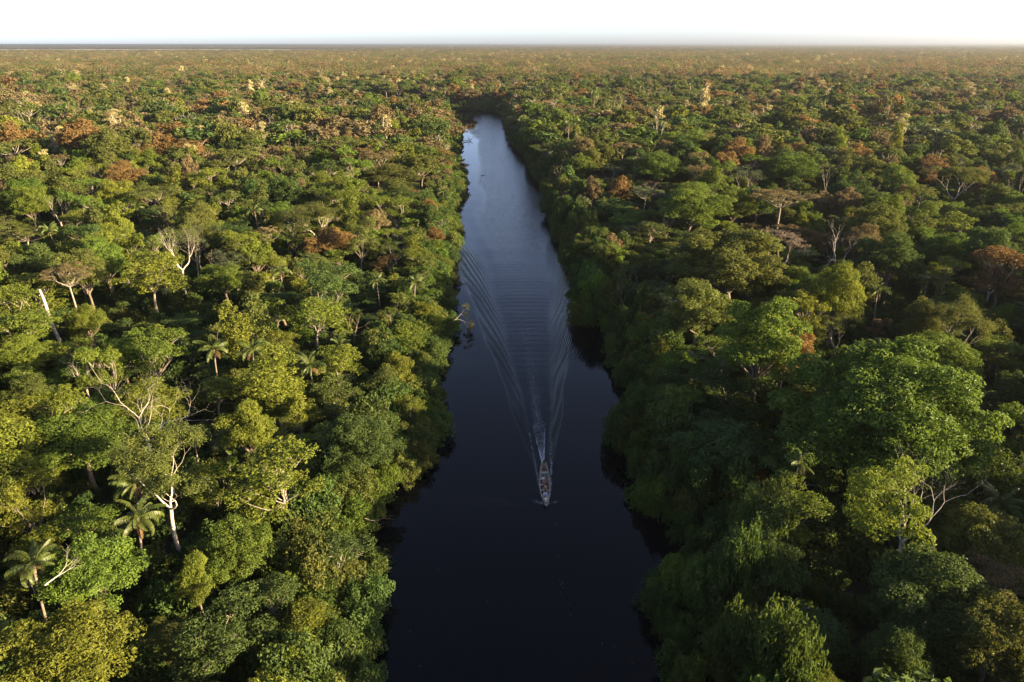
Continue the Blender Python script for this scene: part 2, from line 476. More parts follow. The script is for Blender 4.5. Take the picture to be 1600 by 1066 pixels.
# ------------------------------------------------------------------ foliage building blocks
def leaves(mb, pos, nrm, rng, L=0.36, W=0.55, mat=0, jitter=0.55, tint=None):
    n = len(pos)
    if n == 0: return
    nr = unit(nrm + rng.normal(0, jitter, (n, 3)))
    a = unit(np.cross(nr, rng.normal(0, 1, (n, 3))))
    b = np.cross(nr, a)
    l = L * rng.uniform(0.65, 1.25, n)[:, None]
    w = l * W
    fold = nr * (w * 0.22)
    p0 = pos - a * l * 0.5
    p1 = pos + b * w * 0.5 + fold
    p2 = pos + a * l * 0.5 - nr * l * 0.12
    p3 = pos - b * w * 0.5 + fold
    v = np.stack([p0, p1, p2, p3], 1).reshape(-1, 3)
    f = np.arange(n * 4).reshape(-1, 4)
    t = rng.uniform(0, 1, n) if tint is None else tint
    mb.add(v, f, mat, np.repeat(t, 4))

def clump_leaves(mb, clumps, rng, L=0.36, dens=40.0, mat=0, squash=0.8, low=-0.45, W=0.55, jitter=0.55, fill=0.8, shell=(0.72, 1.08)):
    """leaves over the outer shell of each clump; leaves buried in a neighbouring clump are dropped"""
    C = np.array([c for c, r in clumps]); R = np.array([r for c, r in clumps])
    P_, N_, T_ = [], [], []
    for c, r in zip(C, R):
        n = max(4, int(dens * 4 * np.pi * r * r * 0.75))
        d = unit(rng.normal(0, 1, (n, 3)))
        d = d[d[:, 2] > low]
        k = len(d)
        # sub-lobes roughen the clump
        bump = 1 + 0.16 * np.sin(d @ unit(rng.normal(0, 1, 3)) * 7 + rng.uniform(0, 6)) + 0.10 * np.sin(d @ unit(rng.normal(0, 1, 3)) * 13 + rng.uniform(0, 6))
        rr = r * bump * rng.uniform(shell[0], shell[1], k)
        p = c + d * rr[:, None] * np.array([1, 1, squash])
        P_.append(p); N_.append(d * np.array([1, 1, 1.25]) + np.array([0, 0, 0.35]))
        T_.append(np.clip(rng.normal(0.5, 0.20, k) + rng.normal(0, 0.17), 0, 1))
    P_ = np.concatenate(P_); N_ = np.concatenate(N_); T_ = np.concatenate(T_)
    keep = np.ones(len(P_), bool)
    for c, r in zip(C, R):
        q = np.linalg.norm((P_ - c) / np.array([1, 1, squash]), axis=1) / r
        keep &= ~((q < fill * 0.82) & (rng.uniform(0, 1, len(P_)) < 0.93))
    leaves(mb, P_[keep], N_[keep], rng, L, W, mat, jitter, T_[keep])

def curve(a, b, rng, n=5, sag=0.12, lift=0.0):
    a, b = np.asarray(a, float), np.asarray(b, float)
    t = np.linspace(0, 1, n)[:, None]
    L_ = np.linalg.norm(b - a)
    off = rng.normal(0, sag * L_, 3); off[2] = abs(off[2]) * 0.3 + lift * L_
    return a + (b - a) * t + np.sin(np.pi * t) * off

def on_sphere(n, rng, zmin=-0.3, zmax=1.0):
    i = np.arange(n) + 0.5
    z = zmax - (zmax - zmin) * i / n
    ph = i * 2.399963 + rng.uniform(0, 6.28)
    r = np.sqrt(np.maximum(1 - z * z, 0))
    return unit(np.stack([r * np.cos(ph), r * np.sin(ph), z], -1) + rng.normal(0, 0.16, (n, 3)))

def lobes_to_clumps(lobes, rng, per=9, size=0.42, squash=0.75, zmin=-0.35):
    out = []
    for c, r in lobes:
        k = max(4, int(per * rng.uniform(0.8, 1.2)))
        for d in on_sphere(k, rng, zmin):
            cr = r * size * rng.uniform(0.75, 1.25)
            out.append((np.asarray(c) + d * (r - cr * 0.7) * np.array([1, 1, squash]), cr))
        out.append((np.asarray(c), r * 0.62))
    return out

class Tree:
    """wood and leaf builders for one shape; R = crown radius, H = height"""
    def __init__(self, kind, R, H, crown_z):
        self.kind, self.R, self.H, self.cz = kind, R, H, crown_z
        self.wood, self.leaf = MB(), MB()

def trunk_path(rng, top, H, lean=0.06):
    t = np.linspace(0, 1, 6)[:, None]
    base = np.array([0, 0, -1.0])
    top = np.asarray(top, float)
    return base + (top - base) * t + np.sin(t * np.pi) * rng.normal(0, lean * H * 0.4, 3) * np.array([1, 1, 0])

def add_limbs(T, rng, fork, ends, r0, r1=0.05, sides=5, sub=None, lod=0):
    for c in ends:
        p = curve(fork + rng.normal(0, 0.15, 3), c, rng, 5, 0.10, 0.05)
        tube(T.wood, p, np.linspace(r0 * rng.uniform(0.45, 0.65), r1, 5), sides if lod == 0 else 3, cap=False)

def t_dome(rng, R, H, lod=0, nl=13, per=9, dense=1.0, lr=(0.31, 0.45), leaf=0.36, chf=0.88):
    T = Tree('dome', R, H, H - R * 0.85)
    ch = R * chf                                   # crown half height
    cz = H - ch * 1.05
    T.cz = cz + ch * 0.2
    lob = []
    for d in on_sphere(nl, rng, -0.45, 0.98):
        r = R * rng.uniform(*lr)
        lob.append((np.array([0, 0, cz]) + d * np.array([R - r, R - r, (ch - r * 0.6)]) * rng.uniform(0.85, 1.18), r))
    lob.append((np.array([0, 0, cz + ch * 0.35]), R * 0.55))
    lob.append((np.array([0, 0, cz - ch * 0.10]), R * 0.66))
    cl = lobes_to_clumps(lob, rng, per, 0.36)
    ls = (1.0, 1.7, 3.4)[lod]
    clump_leaves(T.leaf, cl, rng, leaf * ls, 23.0 * dense / ls ** 1.8, squash=0.78, low=-0.5)
    fork = np.array([rng.normal(0, 0.3), rng.normal(0, 0.3), max(2.0, cz - ch * 0.75)])
    tr = 0.032 * R + 0.10
    tube(T.wood, trunk_path(rng, fork, H), np.linspace(tr * 1.35, tr * 0.8, 6), 8 if lod == 0 else 4)
    if lod < 2: add_limbs(T, rng, fork, [c for c, r in lob], tr, lod=lod)
    return T

def t_loose(rng, R, H, lod=0, nl=12):
    T = Tree('loose', R, H, H - R * 0.8)
    ch = R * rng.uniform(1.1, 1.4)
    cz = H - ch * 1.02
    T.cz = cz + 0.1 * ch
    lob = []
    for k in range(nl):
        d = unit(rng.normal(0, 1, 3)); d[2] = rng.uniform(-0.85, 0.95); d = unit(d)
        r = R * rng.uniform(0.24, 0.42)
        rad = rng.uniform(0.75, 1.12)
        lob.append((np.array([0, 0, cz]) + d * np.array([R - r, R - r, ch - r * 0.5]) * rad, r))
    lob.append((np.array([rng.normal(0, R * 0.1), rng.normal(0, R * 0.1), cz + ch * 0.45]), R * 0.42))
    lob.append((np.array([rng.normal(0, R * 0.15), rng.normal(0, R * 0.15), cz - ch * 0.1]), R * 0.45))
    cl = lobes_to_clumps(lob, rng, 7, 0.38)
    ls = (1.0, 1.7, 3.4)[lod]
    clump_leaves(T.leaf, cl, rng, 0.37 * ls, 20.0 / ls ** 1.8, squash=0.72, low=-0.55, jitter=0.65, shell=(0.55, 1.15))
    fork = np.array([rng.normal(0, 0.5), rng.normal(0, 0.5), max(2.5, cz - ch * 0.6)])
    tr = 0.020 * R + 0.08
    tube(T.wood, trunk_path(rng, fork, H), np.linspace(tr * 1.3, tr * 0.75, 6), 8 if lod == 0 else 4)
    if lod < 2:
        add_limbs(T, rng, fork, [c for c, r in lob], tr * 0.8, 0.03, lod=lod)
        if lod == 0:
            for (c, r) in lob:
                for q in range(3):
                    e = c + unit(rng.normal(0, 1, 3)) * r * rng.uniform(0.7, 1.1) * np.array([1, 1, 0.6])
                    tube(T.wood, curve(c - (c - fork) * 0.25, e, rng, 4, 0.1), np.linspace(0.07, 0.02, 4), 4, cap=False)
    return T

def t_tower(rng, R, H, lod=0):
    T = Tree('tower', R, H, H * 0.58)
    n = int(7 + H * 0.25)
    lob = []
    for k in range(n):
        u = k / (n - 1)
        z = H * (0.22 + 0.70 * u)
        rr = R * (0.55 + 0.45 * math.sin(math.pi * (0.15 + 0.75 * u))) * rng.uniform(0.75, 1.15)
        a = rng.uniform(0, 6.28)
        off = R * 0.42 * rng.uniform(0.1, 1)
        lob.append((np.array([math.cos(a) * off, math.sin(a) * off, z]), rr * 0.72))
    cl = lobes_to_clumps(lob, rng, 8, 0.38, zmin=-0.7)
    ls = (1.0, 1.7, 3.4)[lod]
    clump_leaves(T.leaf, cl, rng, 0.33 * ls, 23.0 / ls ** 1.8, squash=0.9, low=-0.75, jitter=0.7, shell=(0.65, 1.15))
    tube(T.wood, trunk_path(rng, (0, 0, H * 0.85), H), np.linspace(0.3, 0.10, 6), 6 if lod == 0 else 4)
    return T

def t_umbrella(rng, R, H, lod=0, dens=27.0):
    T = Tree('umbrella', R, H, H - R * 0.2)
    lob = []
    for k in range(9):
        a = 2 * math.pi * k / 9 + rng.uniform(-0.3, 0.3)
        d = R * (0.72 if k % 3 else 0.40) * rng.uniform(0.85, 1.1)
        lob.append((np.array([math.cos(a) * d, math.sin(a) * d, H - 0.9 - (d / R) ** 2 * R * 0.20 + rng.normal(0, 0.3)]), R * rng.uniform(0.24, 0.36)))
    lob.append((np.array([0, 0, H - 0.8]), R * 0.36))
    cl = []
    for c, r in lob:
        for q in range(7):
            a = rng.uniform(0, 6.28); d = r * math.sqrt(rng.uniform(0, 1)) * 0.9
            cl.append((c + np.array([math.cos(a) * d, math.sin(a) * d, rng.normal(0, 0.15) * r]), r * rng.uniform(0.30, 0.48)))
    ls = (1.0, 1.7, 3.4)[lod]
    clump_leaves(T.leaf, cl, rng, 0.30 * ls, dens * 1.25 / ls ** 1.8, squash=0.45, low=-0.35, jitter=0.5, shell=(0.5, 1.1))
    fork = np.array([rng.normal(0, 0.3), rng.normal(0, 0.3), H - R * 0.85])
    tr = 0.022 * R + 0.08
    tube(T.wood, trunk_path(rng, fork, H), np.linspace(tr * 1.3, tr * 0.85, 6), 8 if lod == 0 else 4)
    for c, r in lob:
        p = curve(fork, c - np.array([0, 0, r * 0.15]), rng, 5, 0.07, -0.10)
        tube(T.wood, p, np.linspace(tr * 0.6, 0.05, 5), 5 if lod == 0 else 3, cap=False)
        if lod == 0:
            for q in range(4):
                a = rng.uniform(0, 6.28)
                e = c + np.array([math.cos(a), math.sin(a), 0.05]) * r * 0.8
                tube(T.wood, curve(p[3], e, rng, 4, 0.08), np.linspace(0.06, 0.02, 4), 4, cap=False)
    return T

def grow(mb, rng, p, d, length, rad, depth, spread=0.65, up=0.12, sides=6, tips=None, kids=(2, 3), shrink=0.72):
    n = 5
    pts = [np.array(p, float)]
    dd = np.array(d, float)
    for k in range(n - 1):
        dd = unit(dd + rng.normal(0, 0.13, 3) + np.array([0, 0, up * 0.5]))
        pts.append(pts[-1] + dd * length / (n - 1))
    r_end = rad * (0.62 if depth > 0 else 0.35)
    tube(mb, pts, np.linspace(rad, r_end, n), max(3, sides), cap=(depth == 0))
    if depth == 0:
        if tips is not None: tips.append(pts[-1])
        return
    k = rng.integers(kids[0], kids[1] + 1)
    a0 = rng.uniform(0, 6.28)
    side = unit(np.cross(dd, np.array([0.3, 0.2, 1.0]))); up_ = np.cross(side, dd)
    for j in range(k):
        a = a0 + 2 * math.pi * j / k + rng.normal(0, 0.3)
        nd = unit(dd + (side * math.cos(a) + up_ * math.sin(a)) * spread * rng.uniform(0.7, 1.3) + np.array([0, 0, up]))
        start = pts[-1] if j < 2 else pts[-2]
        grow(mb, rng, start, nd, length * shrink * rng.uniform(0.75, 1.2), r_end * rng.uniform(0.6, 0.9), depth - 1, spread, up, sides - 1, tips, kids, shrink)

def t_bare(rng, R, H, depth=5, spread=0.6, lod=0, trunk=0.42):
    """leafless tree: pale forking limbs down to twigs"""
    T = Tree('bare', R, H, H * 0.75)
    tips = []
    th = H * trunk
    tube(T.wood, trunk_path(rng, (0, 0, th), H, 0.03), np.linspace(0.25, 0.18, 6), 8)
    L0 = (H - th) * 0.42
    for j in range(3):
        a = 2 * math.pi * j / 3 + rng.uniform(-0.5, 0.5)
        d = unit(np.array([math.cos(a) * 0.6, math.sin(a) * 0.6, 0.8]))
        grow(T.wood, rng, (0, 0, th - 0.15), d, L0, 0.14, depth - (2 if lod else 1), spread, 0.10, 6, tips, (2, 3), 0.74)
    v = np.concatenate(T.wood.v)
    ext = np.percentile(np.hypot(v[:, 0], v[:, 1]), 98)
    top = v[:, 2].max()
    sx, sz = R / ext, (H - th) / max(top - th, 0.1)
    for q in T.wood.v:
        m_ = q[:, 2] > th
        fac = np.clip((q[:, 2] - th) / (0.15 * H), 0, 1)[:, None]
        q[:, :2] *= 1 + (sx - 1) * fac
        q[m_, 2] = th + (q[m_, 2] - th) * sz
    T.tips = np.array(tips)
    if len(T.tips):
        fac = np.clip((T.tips[:, 2] - th) / (0.15 * H), 0, 1)[:, None]
        T.tips[:, :2] *= 1 + (sx - 1) * fac
        T.tips[:, 2] = th + (T.tips[:, 2] - th) * sz
    return T

def t_twiggy(rng, R, H, lod=0, leafy=0.35, L=0.22, clr=0.55):
    """thin crown: forking limbs with a haze of small leaves and twigs at the tips"""
    T = t_bare(rng, R, H, 5 if lod == 0 else 4, 0.6, lod, 0.45)
    T.kind = 'twiggy'
    ls = (1.0, 1.8, 3.4)[lod]
    tp = T.tips
    cl = [(p, clr * rng.uniform(0.7, 1.4)) for p in tp if rng.uniform() < min(1, 0.9)]
    if len(cl) > 220: cl = [cl[i] for i in rng.choice(len(cl), 220, False)]
    clump_leaves(T.leaf, cl, rng, L * ls, 30 * leafy / ls ** 1.7, squash=0.7, low=-0.8, jitter=0.9, W=0.4, shell=(0.2, 1.2), fill=0.0)
    return T

def t_cream(rng, R, H, lod=0):
    T = Tree('cream', R, H, H * 0.74)
    lob = []
    n = 9
    for k in range(n):
        u = k / (n - 1)
        a = k * 2.4 + rng.uniform(-0.5, 0.5)
        z = H * (0.58 + 0.38 * u)
        d = R * (0.62 - 0.35 * u) * rng.uniform(0.5, 1.15)
        lob.append((np.array([math.cos(a) * d, math.sin(a) * d, z]), R * rng.uniform(0.30, 0.46)))
    cl = lobes_to_clumps(lob, rng, 7, 0.42, 0.65)
    ls = (1.0, 1.7, 3.2)[lod]
    clump_leaves(T.leaf, cl, rng, 0.32 * ls, 22.0 / ls ** 1.8, squash=0.7, low=-0.3, jitter=0.6)
    fork = np.array([0, 0, H * 0.56])
    tube(T.wood, trunk_path(rng, fork, H, 0.04), np.linspace(0.26, 0.17, 6), 7 if lod == 0 else 4)
    add_limbs(T, rng, fork, [c for c, r in lob], 0.22, lod=lod)
    return T

def t_bush(rng, R, H, lod=0):
    T = Tree('bush', R, H, H * 0.5)
    lob = []
    for d in on_sphere(8, rng, -0.1, 0.95):
        r = R * rng.uniform(0.34, 0.5)
        lob.append((np.array([0, 0, H * 0.34]) + d * np.array([R - r, R - r, H * 0.62 - r * 0.6]), r))
    lob.append((np.array([0, 0, H * 0.5]), R * 0.5))
    cl = lobes_to_clumps(lob, rng, 8, 0.36, zmin=-0.6)
    ls = (1.0, 1.8, 3.4)[lod]
    clump_leaves(T.leaf, cl, rng, 0.29 * ls, 28.0 / ls ** 1.8, squash=0.85, low=-0.7, jitter=0.75, shell=(0.6, 1.15))
    for k in range(5):
        c = lob[k][0]
        tube(T.wood, curve((rng.normal(0, 0.2), rng.normal(0, 0.2), -1.5), c, rng, 5, 0.1), np.linspace(0.09, 0.03, 5), 4, cap=False)
    return T

# palm frond: arched rachis with hanging leaflets (root at origin, grows along +Y, up +Z)
def frond_mb(rng, Lf=4.6, arch=0.9, nleaf=46, ll=0.72, hang=0.7, mat=0, step=1):
    mb = MB()
    t = np.linspace(0, 1, 10)
    ang = math.radians(68) - arch * t ** 1.3 * math.radians(115)
    ds = Lf / 9
    pts = [np.zeros(3)]
    for k in range(9):
        pts.append(pts[-1] + ds * np.array([0.02 * math.sin(3 * t[k]), math.cos(ang[k]), math.sin(ang[k])]))
    pts = np.array(pts)
    tube(mb, pts, np.linspace(0.06, 0.015, 10), 4, mat, 0.9, cap=False)
    tt = np.linspace(0.14, 0.99, nleaf // step)
    px = np.stack([np.interp(tt, t, pts[:, k]) for k in range(3)], -1)
    tg = unit(np.stack([np.interp(tt, t, np.gradient(pts[:, k])) for k in range(3)], -1))
    side = np.array([1.0, 0, 0])
    for s in (-1, 1):
        l = ll * (0.45 + 0.75 * np.sin(np.pi * (0.12 + 0.80 * tt))) * rng.uniform(0.85, 1.15, len(tt))
        d = unit(s * side[None] * 0.95 + tg * 0.55 + np.array([0, 0, -hang])[None] * (0.35 + 0.65 * tt[:, None]) + rng.normal(0, 0.10, (len(tt), 3)))
        d2 = unit(d + np.array([0, 0, -0.7 * hang])[None])
        w = (0.034 * step) * (1 + 0 * tt)[:, None] * tg * 1.6
        a, b = px - w * 0.6, px + w * 0.6
        mid = px + d * (l * 0.55)[:, None]
        e = mid + d2 * (l * 0.5)[:, None]
        v = np.stack([a, b, mid + w * 0.7, mid - w * 0.7, e], 1)
        n = len(tt)
        base = np.arange(n)[:, None] * 5
        mb.add(v.reshape(-1, 3), (base + np.array([[0, 1, 2, 3]])), mat, np.repeat(rng.uniform(0.2, 0.9, n), 5))
        mb.add(v.reshape(-1, 3), (base + np.array([[3, 2, 4]])), mat, np.repeat(rng.uniform(0.2, 0.9, n), 5))
    return mb

# ------------------------------------------------------------------ near tree shapes (full detail) and their lighter far versions
SPEC = []
def spec(name, fn, n, **kw):
    for i in range(n): SPEC.append((name, fn, i, kw))
spec('dome', t_dome, 5); spec('loose', t_loose, 6); spec('tower', t_tower, 3); spec('umbrella', t_umbrella, 3)
spec('twiggy', t_twiggy, 2); spec('cream', t_cream, 2); spec('bare', t_bare, 4); spec('bush', t_bush, 4)
NOM = {'dome': (6.2, 17.5), 'loose': (5.4, 17.5), 'tower': (3.3, 17.0), 'umbrella': (6.0, 18.5), 'twiggy': (5.0, 17.5), 'cream': (4.4, 19.5), 'bare': (4.2, 15.0), 'bush': (3.0, 4.6)}
BARKOF = {'dome': 'darkbark', 'loose': 'bark', 'tower': 'darkbark', 'umbrella': 'bark', 'twiggy': 'bark', 'cream': 'palebark', 'bare': 'deadwood', 'bush': 'darkbark'}

NEAR = {}      # (type) -> list of dict(wood mesh, leaf mesh, R, H, cz)
def build_near():
    for k, (name, fn, i, kw) in enumerate(SPEC):
        rng = np.random.default_rng(100 + k * 7)
        R, H = NOM[name]
        R *= rng.uniform(0.88, 1.14); H *= rng.uniform(0.92, 1.1)
        T = fn(rng, R, H, **kw)
        w = T.wood.mesh('trunk', [M[BARKOF[name]]], True) if T.wood.n else None
        l = T.leaf.mesh('crown', [M['bright']]) if T.leaf.n else None
        NEAR.setdefault(name, []).append(dict(w=w, l=l, R=R, H=H, cz=T.cz))
build_near()

# special shapes seen once in the photograph
def special(fn, seed, bark, R, H, **kw):
    rng = np.random.default_rng(seed)
    T = fn(rng, R, H, **kw)
    return dict(w=T.wood.mesh('trunk', [M[bark]], True), l=T.leaf.mesh('crown', [M['bright']]) if T.leaf.n else None, R=R, H=H, cz=T.cz)

def t_halfbare(rng, R, H, lod=0):
    """big forked tree: leafy on the near side, bare twigs outside"""
    T = t_bare(rng, R, H, 6, 0.55, 0, 0.40)
    cl = []
    for d in on_sphere(16, rng, -0.5, 0.7):
        if d[0] > 0.45: continue
        cl.append((np.array([-0.22 * R, -0.15 * R, H * 0.66]) + d * np.array([0.66 * R, 0.66 * R, H * 0.20]), R * rng.uniform(0.26, 0.36)))
    cl = lobes_to_clumps(cl, rng, 6, 0.45)
    clump_leaves(T.leaf, cl, rng, 0.34, 20, squash=0.8)
    return T

SPECIAL = {
    'giant': special(t_dome, 901, 'darkbark', 10.5, 21.0, nl=40, per=9, lr=(0.20, 0.30), leaf=0.40),
    'giant2': special(t_dome, 902, 'darkbark', 8.5, 21.5, nl=24, per=9, lr=(0.22, 0.34), leaf=0.40),
    'tall_dome': special(t_dome, 903, 'darkbark', 6.2, 22.0, nl=22, per=9, lr=(0.26, 0.38), leaf=0.38, chf=1.2),
    'dead_giant': special(t_bare, 904, 'deadwood', 6.5, 17.0, depth=6, spread=0.72, trunk=0.34),
    'dead_fan': special(t_bare, 905, 'deadwood', 4.2, 17.0, depth=6, spread=0.42, trunk=0.45),
    'half_bare': special(t_halfbare, 906, 'deadwood', 6.5, 19.0),
    'wispy': special(t_twiggy, 907, 'palebark', 6.0, 18.5, leafy=0.8, L=0.30, clr=0.95),
    'wispy2': special(t_twiggy, 908, 'palebark', 5.0, 17.5, leafy=0.55, L=0.28, clr=0.8),
}

# ------------------------------------------------------------------ palms
prng = np.random.default_rng(77)
FROND = [frond_mb(np.random.default_rng(60 + i), Lf=4.5, arch=a, hang=h).mesh('frond', [M['palmleaf']]) for i, (a, h) in enumerate([(0.72, 0.8), (0.98, 1.1), (1.2, 1.4)])]
DEADF = frond_mb(np.random.default_rng(66), Lf=3.2, arch=0.9, hang=1.3).mesh('dead_frond', [M['deadfrond']])
def palm_trunk_mesh(H, seed):
    rng = np.random.default_rng(seed)
    mb = MB()
    n = 9
    t = np.linspace(0, 1, n)
    lean = rng.normal(0, 0.05 * H, 2)
    pts = np.stack([lean[0] * t ** 1.6, lean[1] * t ** 1.6, -1 + (H + 1) * t], -1)
    tube(mb, pts, np.array([0.24, 0.2, 0.18, 0.17, 0.165, 0.16, 0.16, 0.19, 0.26]), 8)
    return mb.mesh('trunk', [M['palmbark']], True), pts[-1]
PTRUNK = [palm_trunk_mesh(h, 40 + i) for i, h in enumerate((11.0, 8.5, 13.5))]

def frond_transforms(rng, n, dead=3):
    out = []
    for k in range(n):
        az = k * 2.399 + rng.uniform(-0.25, 0.25)
        u = k / n
        tilt = math.radians(12 - 62 * u + rng.uniform(-6, 6))
        out.append((0 if u < 0.35 else (1 if u < 0.7 else 2), az + rng.normal(0, 0.25), tilt + rng.normal(0, 0.14), rng.uniform(0.62, 1.12), rng.uniform(-0.9, 0.9)))
    for k in range(dead):
        out.append((3, rng.uniform(0, 6.28), math.radians(-72 + rng.uniform(-22, 22)), rng.uniform(0.6, 1.0), rng.uniform(-0.8, 0.8)))
    return out

def make_palm(x, y, z, scale, trunk_i, seed, label, group='palms in the forest', nf=15, dead=3, name='palm_tree'):
    rng = np.random.default_rng(seed)
    root = empty(name, (x, y, z), rng.uniform(0, 6.28))
    root.scale = (scale, scale, scale)
    tag(root, label, 'palm', group)
    me, top = PTRUNK[trunk_i]
    link('trunk', me, root)
    for (fi, az, tilt, s, roll) in frond_transforms(rng, nf, dead):
        o = link('dead_frond' if fi == 3 else 'frond', DEADF if fi == 3 else FROND[fi], root)
        o.location = (top[0], top[1], top[2] - (0.35 if fi == 3 else 0.1))
        o.rotation_euler = (Matrix.Rotation(az, 3, 'Z') @ Matrix.Rotation(tilt, 3, 'X') @ Matrix.Rotation(roll, 3, 'Y')).to_euler()
        o.scale = (s, s, s)
    return root

def palm_far(seed, H, step=2):
    rng = np.random.default_rng(seed)
    mb = MB()
    t = np.linspace(0, 1, 5)
    tube(mb, np.stack([0 * t, 0 * t, -1 + (H + 1) * t], -1), np.linspace(0.22, 0.17, 5), 5, 0)
    for (fi, az, tilt, s, roll) in frond_transforms(rng, 13, 2):
        f = frond_mb(rng, 4.6 * s, (0.62, 0.85, 1.05, 1.25)[fi], 30, 0.85, (0.6, 0.8, 1.0, 1.6)[fi], step=step)
        Rm = np.array(Matrix.Rotation(az, 3, 'Z') @ Matrix.Rotation(tilt, 3, 'X') @ Matrix.Rotation(roll, 3, 'Y'))
        for q in range(len(f.v)): f.v[q] = f.v[q] @ Rm.T + np.array([0, 0, H])
        mb.merge(f, 2 if fi == 3 else 1)
    return mb.mesh('far_palm', [M['bark'], M['palmleaf'], M['deadfrond']])

# ------------------------------------------------------------------ light versions for the forest mass (instanced)
LIB = bpy.data.collections.new("tree_library")     # not linked to the scene
LIBI = {}
_lib_n = [0]
def lib_add(key, me, leafmat=None):
    i = _lib_n[0]; _lib_n[0] += 1
    o = bpy.data.objects.new("k%04d" % i, me)
    LIB.objects.link(o)
    if leafmat is not None and len(o.material_slots) > 1:
        o.material_slots[1].link = 'OBJECT'
        o.material_slots[1].material = M[leafmat]
    LIBI.setdefault(key, []).append(i)
    return i

FARMAT = {'dome': ['bright', 'deep', 'olive', 'yellowgreen'], 'loose': ['yellowgreen', 'bright', 'olive', 'deep', 'greygreen'], 'tower': ['yellowgreen', 'bright', 'olive'],
          'umbrella': ['olive', 'tan', 'bright', 'rust'], 'twiggy': ['twig', 'tan', 'olive'], 'cream': ['cream'], 'bare': [None], 'bush': ['shrub', 'deep', 'bright', 'olive'], 'rust': ['rust']}
LIBR = {}
def build_lib():
    for lod in (1, 2):
        for k, (name, fn, i, kw) in enumerate(SPEC):
            if i >= 3: continue
            if lod == 2 and name in ('bare',) and i > 0: continue
            rng = np.random.default_rng(100 + k * 7)
            R, H = NOM[name]
            R *= rng.uniform(0.88, 1.14); H *= rng.uniform(0.92, 1.1)
            T = fn(rng, R, H, lod=lod, **kw)
            mb = MB()
            if T.wood.n: mb.merge(T.wood, 0)
            if T.leaf.n: mb.merge(T.leaf, 1)
            me = mb.mesh('far_' + name, [M[BARKOF[name]], M['bright']])
            for mt in FARMAT[name]:
                j = lib_add((name, lod, mt), me, mt); LIBR[j] = (R, H)
            if name in ('dome', 'loose'):
                j = lib_add(('rust', lod, 'rust'), me, 'rust'); LIBR[j] = (R, H)
                j = lib_add(('tan', lod, 'tan'), me, 'tan'); LIBR[j] = (R, H)
    for i in range(3):
        j = lib_add(('palm', 1, None), palm_far(20 + i, 9 + 2 * i)); LIBR[j] = (4.5, 12)
build_lib()

# far canopy patches: 80 m squares of small trees
PATCHMATS = ['deep', 'olive', 'bright', 'tan', 'rust', 'cream', 'yellowgreen', 'bark']
def patch_mesh(seed, S=84.0, sp=8.0, warm=1.0):
    rng = np.random.default_rng(seed)
    mb = MB()
    g = np.arange(-S / 2, S / 2, sp)
    wts = np.array([0.26, 0.29, 0.03, 0.22 + 0.06 * warm, 0.035 + 0.04 * warm, 0.010 * warm, 0.03]); wts /= wts.sum()
    for x in g:
        for y in g:
            px, py = x + rng.uniform(-0.45, 0.45) * sp + sp / 2, y + rng.uniform(-0.45, 0.45) * sp + sp / 2
            mi = rng.choice(7, p=wts)
            R = float(np.clip(6.6 * math.exp(rng.normal(0, 0.34)), 3.2, 12)) * (0.8 if mi == 5 else 1)
            h = rng.normal(14.5, 2.8) + (R - 5.5) * 0.7 + (3.5 if mi == 5 else 0) + (1.2 if mi in (3, 4) else 0)
            n = int(70 + 9 * R)
            d = on_sphere(n, rng, -0.25, 1)
            bump = 1 + 0.22 * np.sin(d @ rng.normal(0, 4, 3) + rng.uniform(0, 6)) + 0.15 * np.sin(d @ rng.normal(0, 7, 3) + rng.uniform(0, 6))
            p = np.array([px, py, h - R * 0.8]) + d * np.array([R, R, R * 0.85]) * bump[:, None]
            leaves(mb, p, d + np.array([0, 0, 0.3]), rng, 1.75, 0.75, mi, 0.45, np.clip(rng.normal(0.5, 0.25, n), 0, 1))
            if rng.uniform() < 0.3:
                tube(mb, [(px, py, 0), (px, py, h - R * 0.6)], [0.22, 0.16], 3, 7, cap=False)
    return mb.mesh('far_canopy', [M[k] for k in PATCHMATS])
for q in range(8):
    j = lib_add(('patch', 3, None), patch_mesh(500 + q, warm=(0.15, 0.3, 0.5, 0.8, 1.1, 1.5, 2.0, 2.6)[q]))

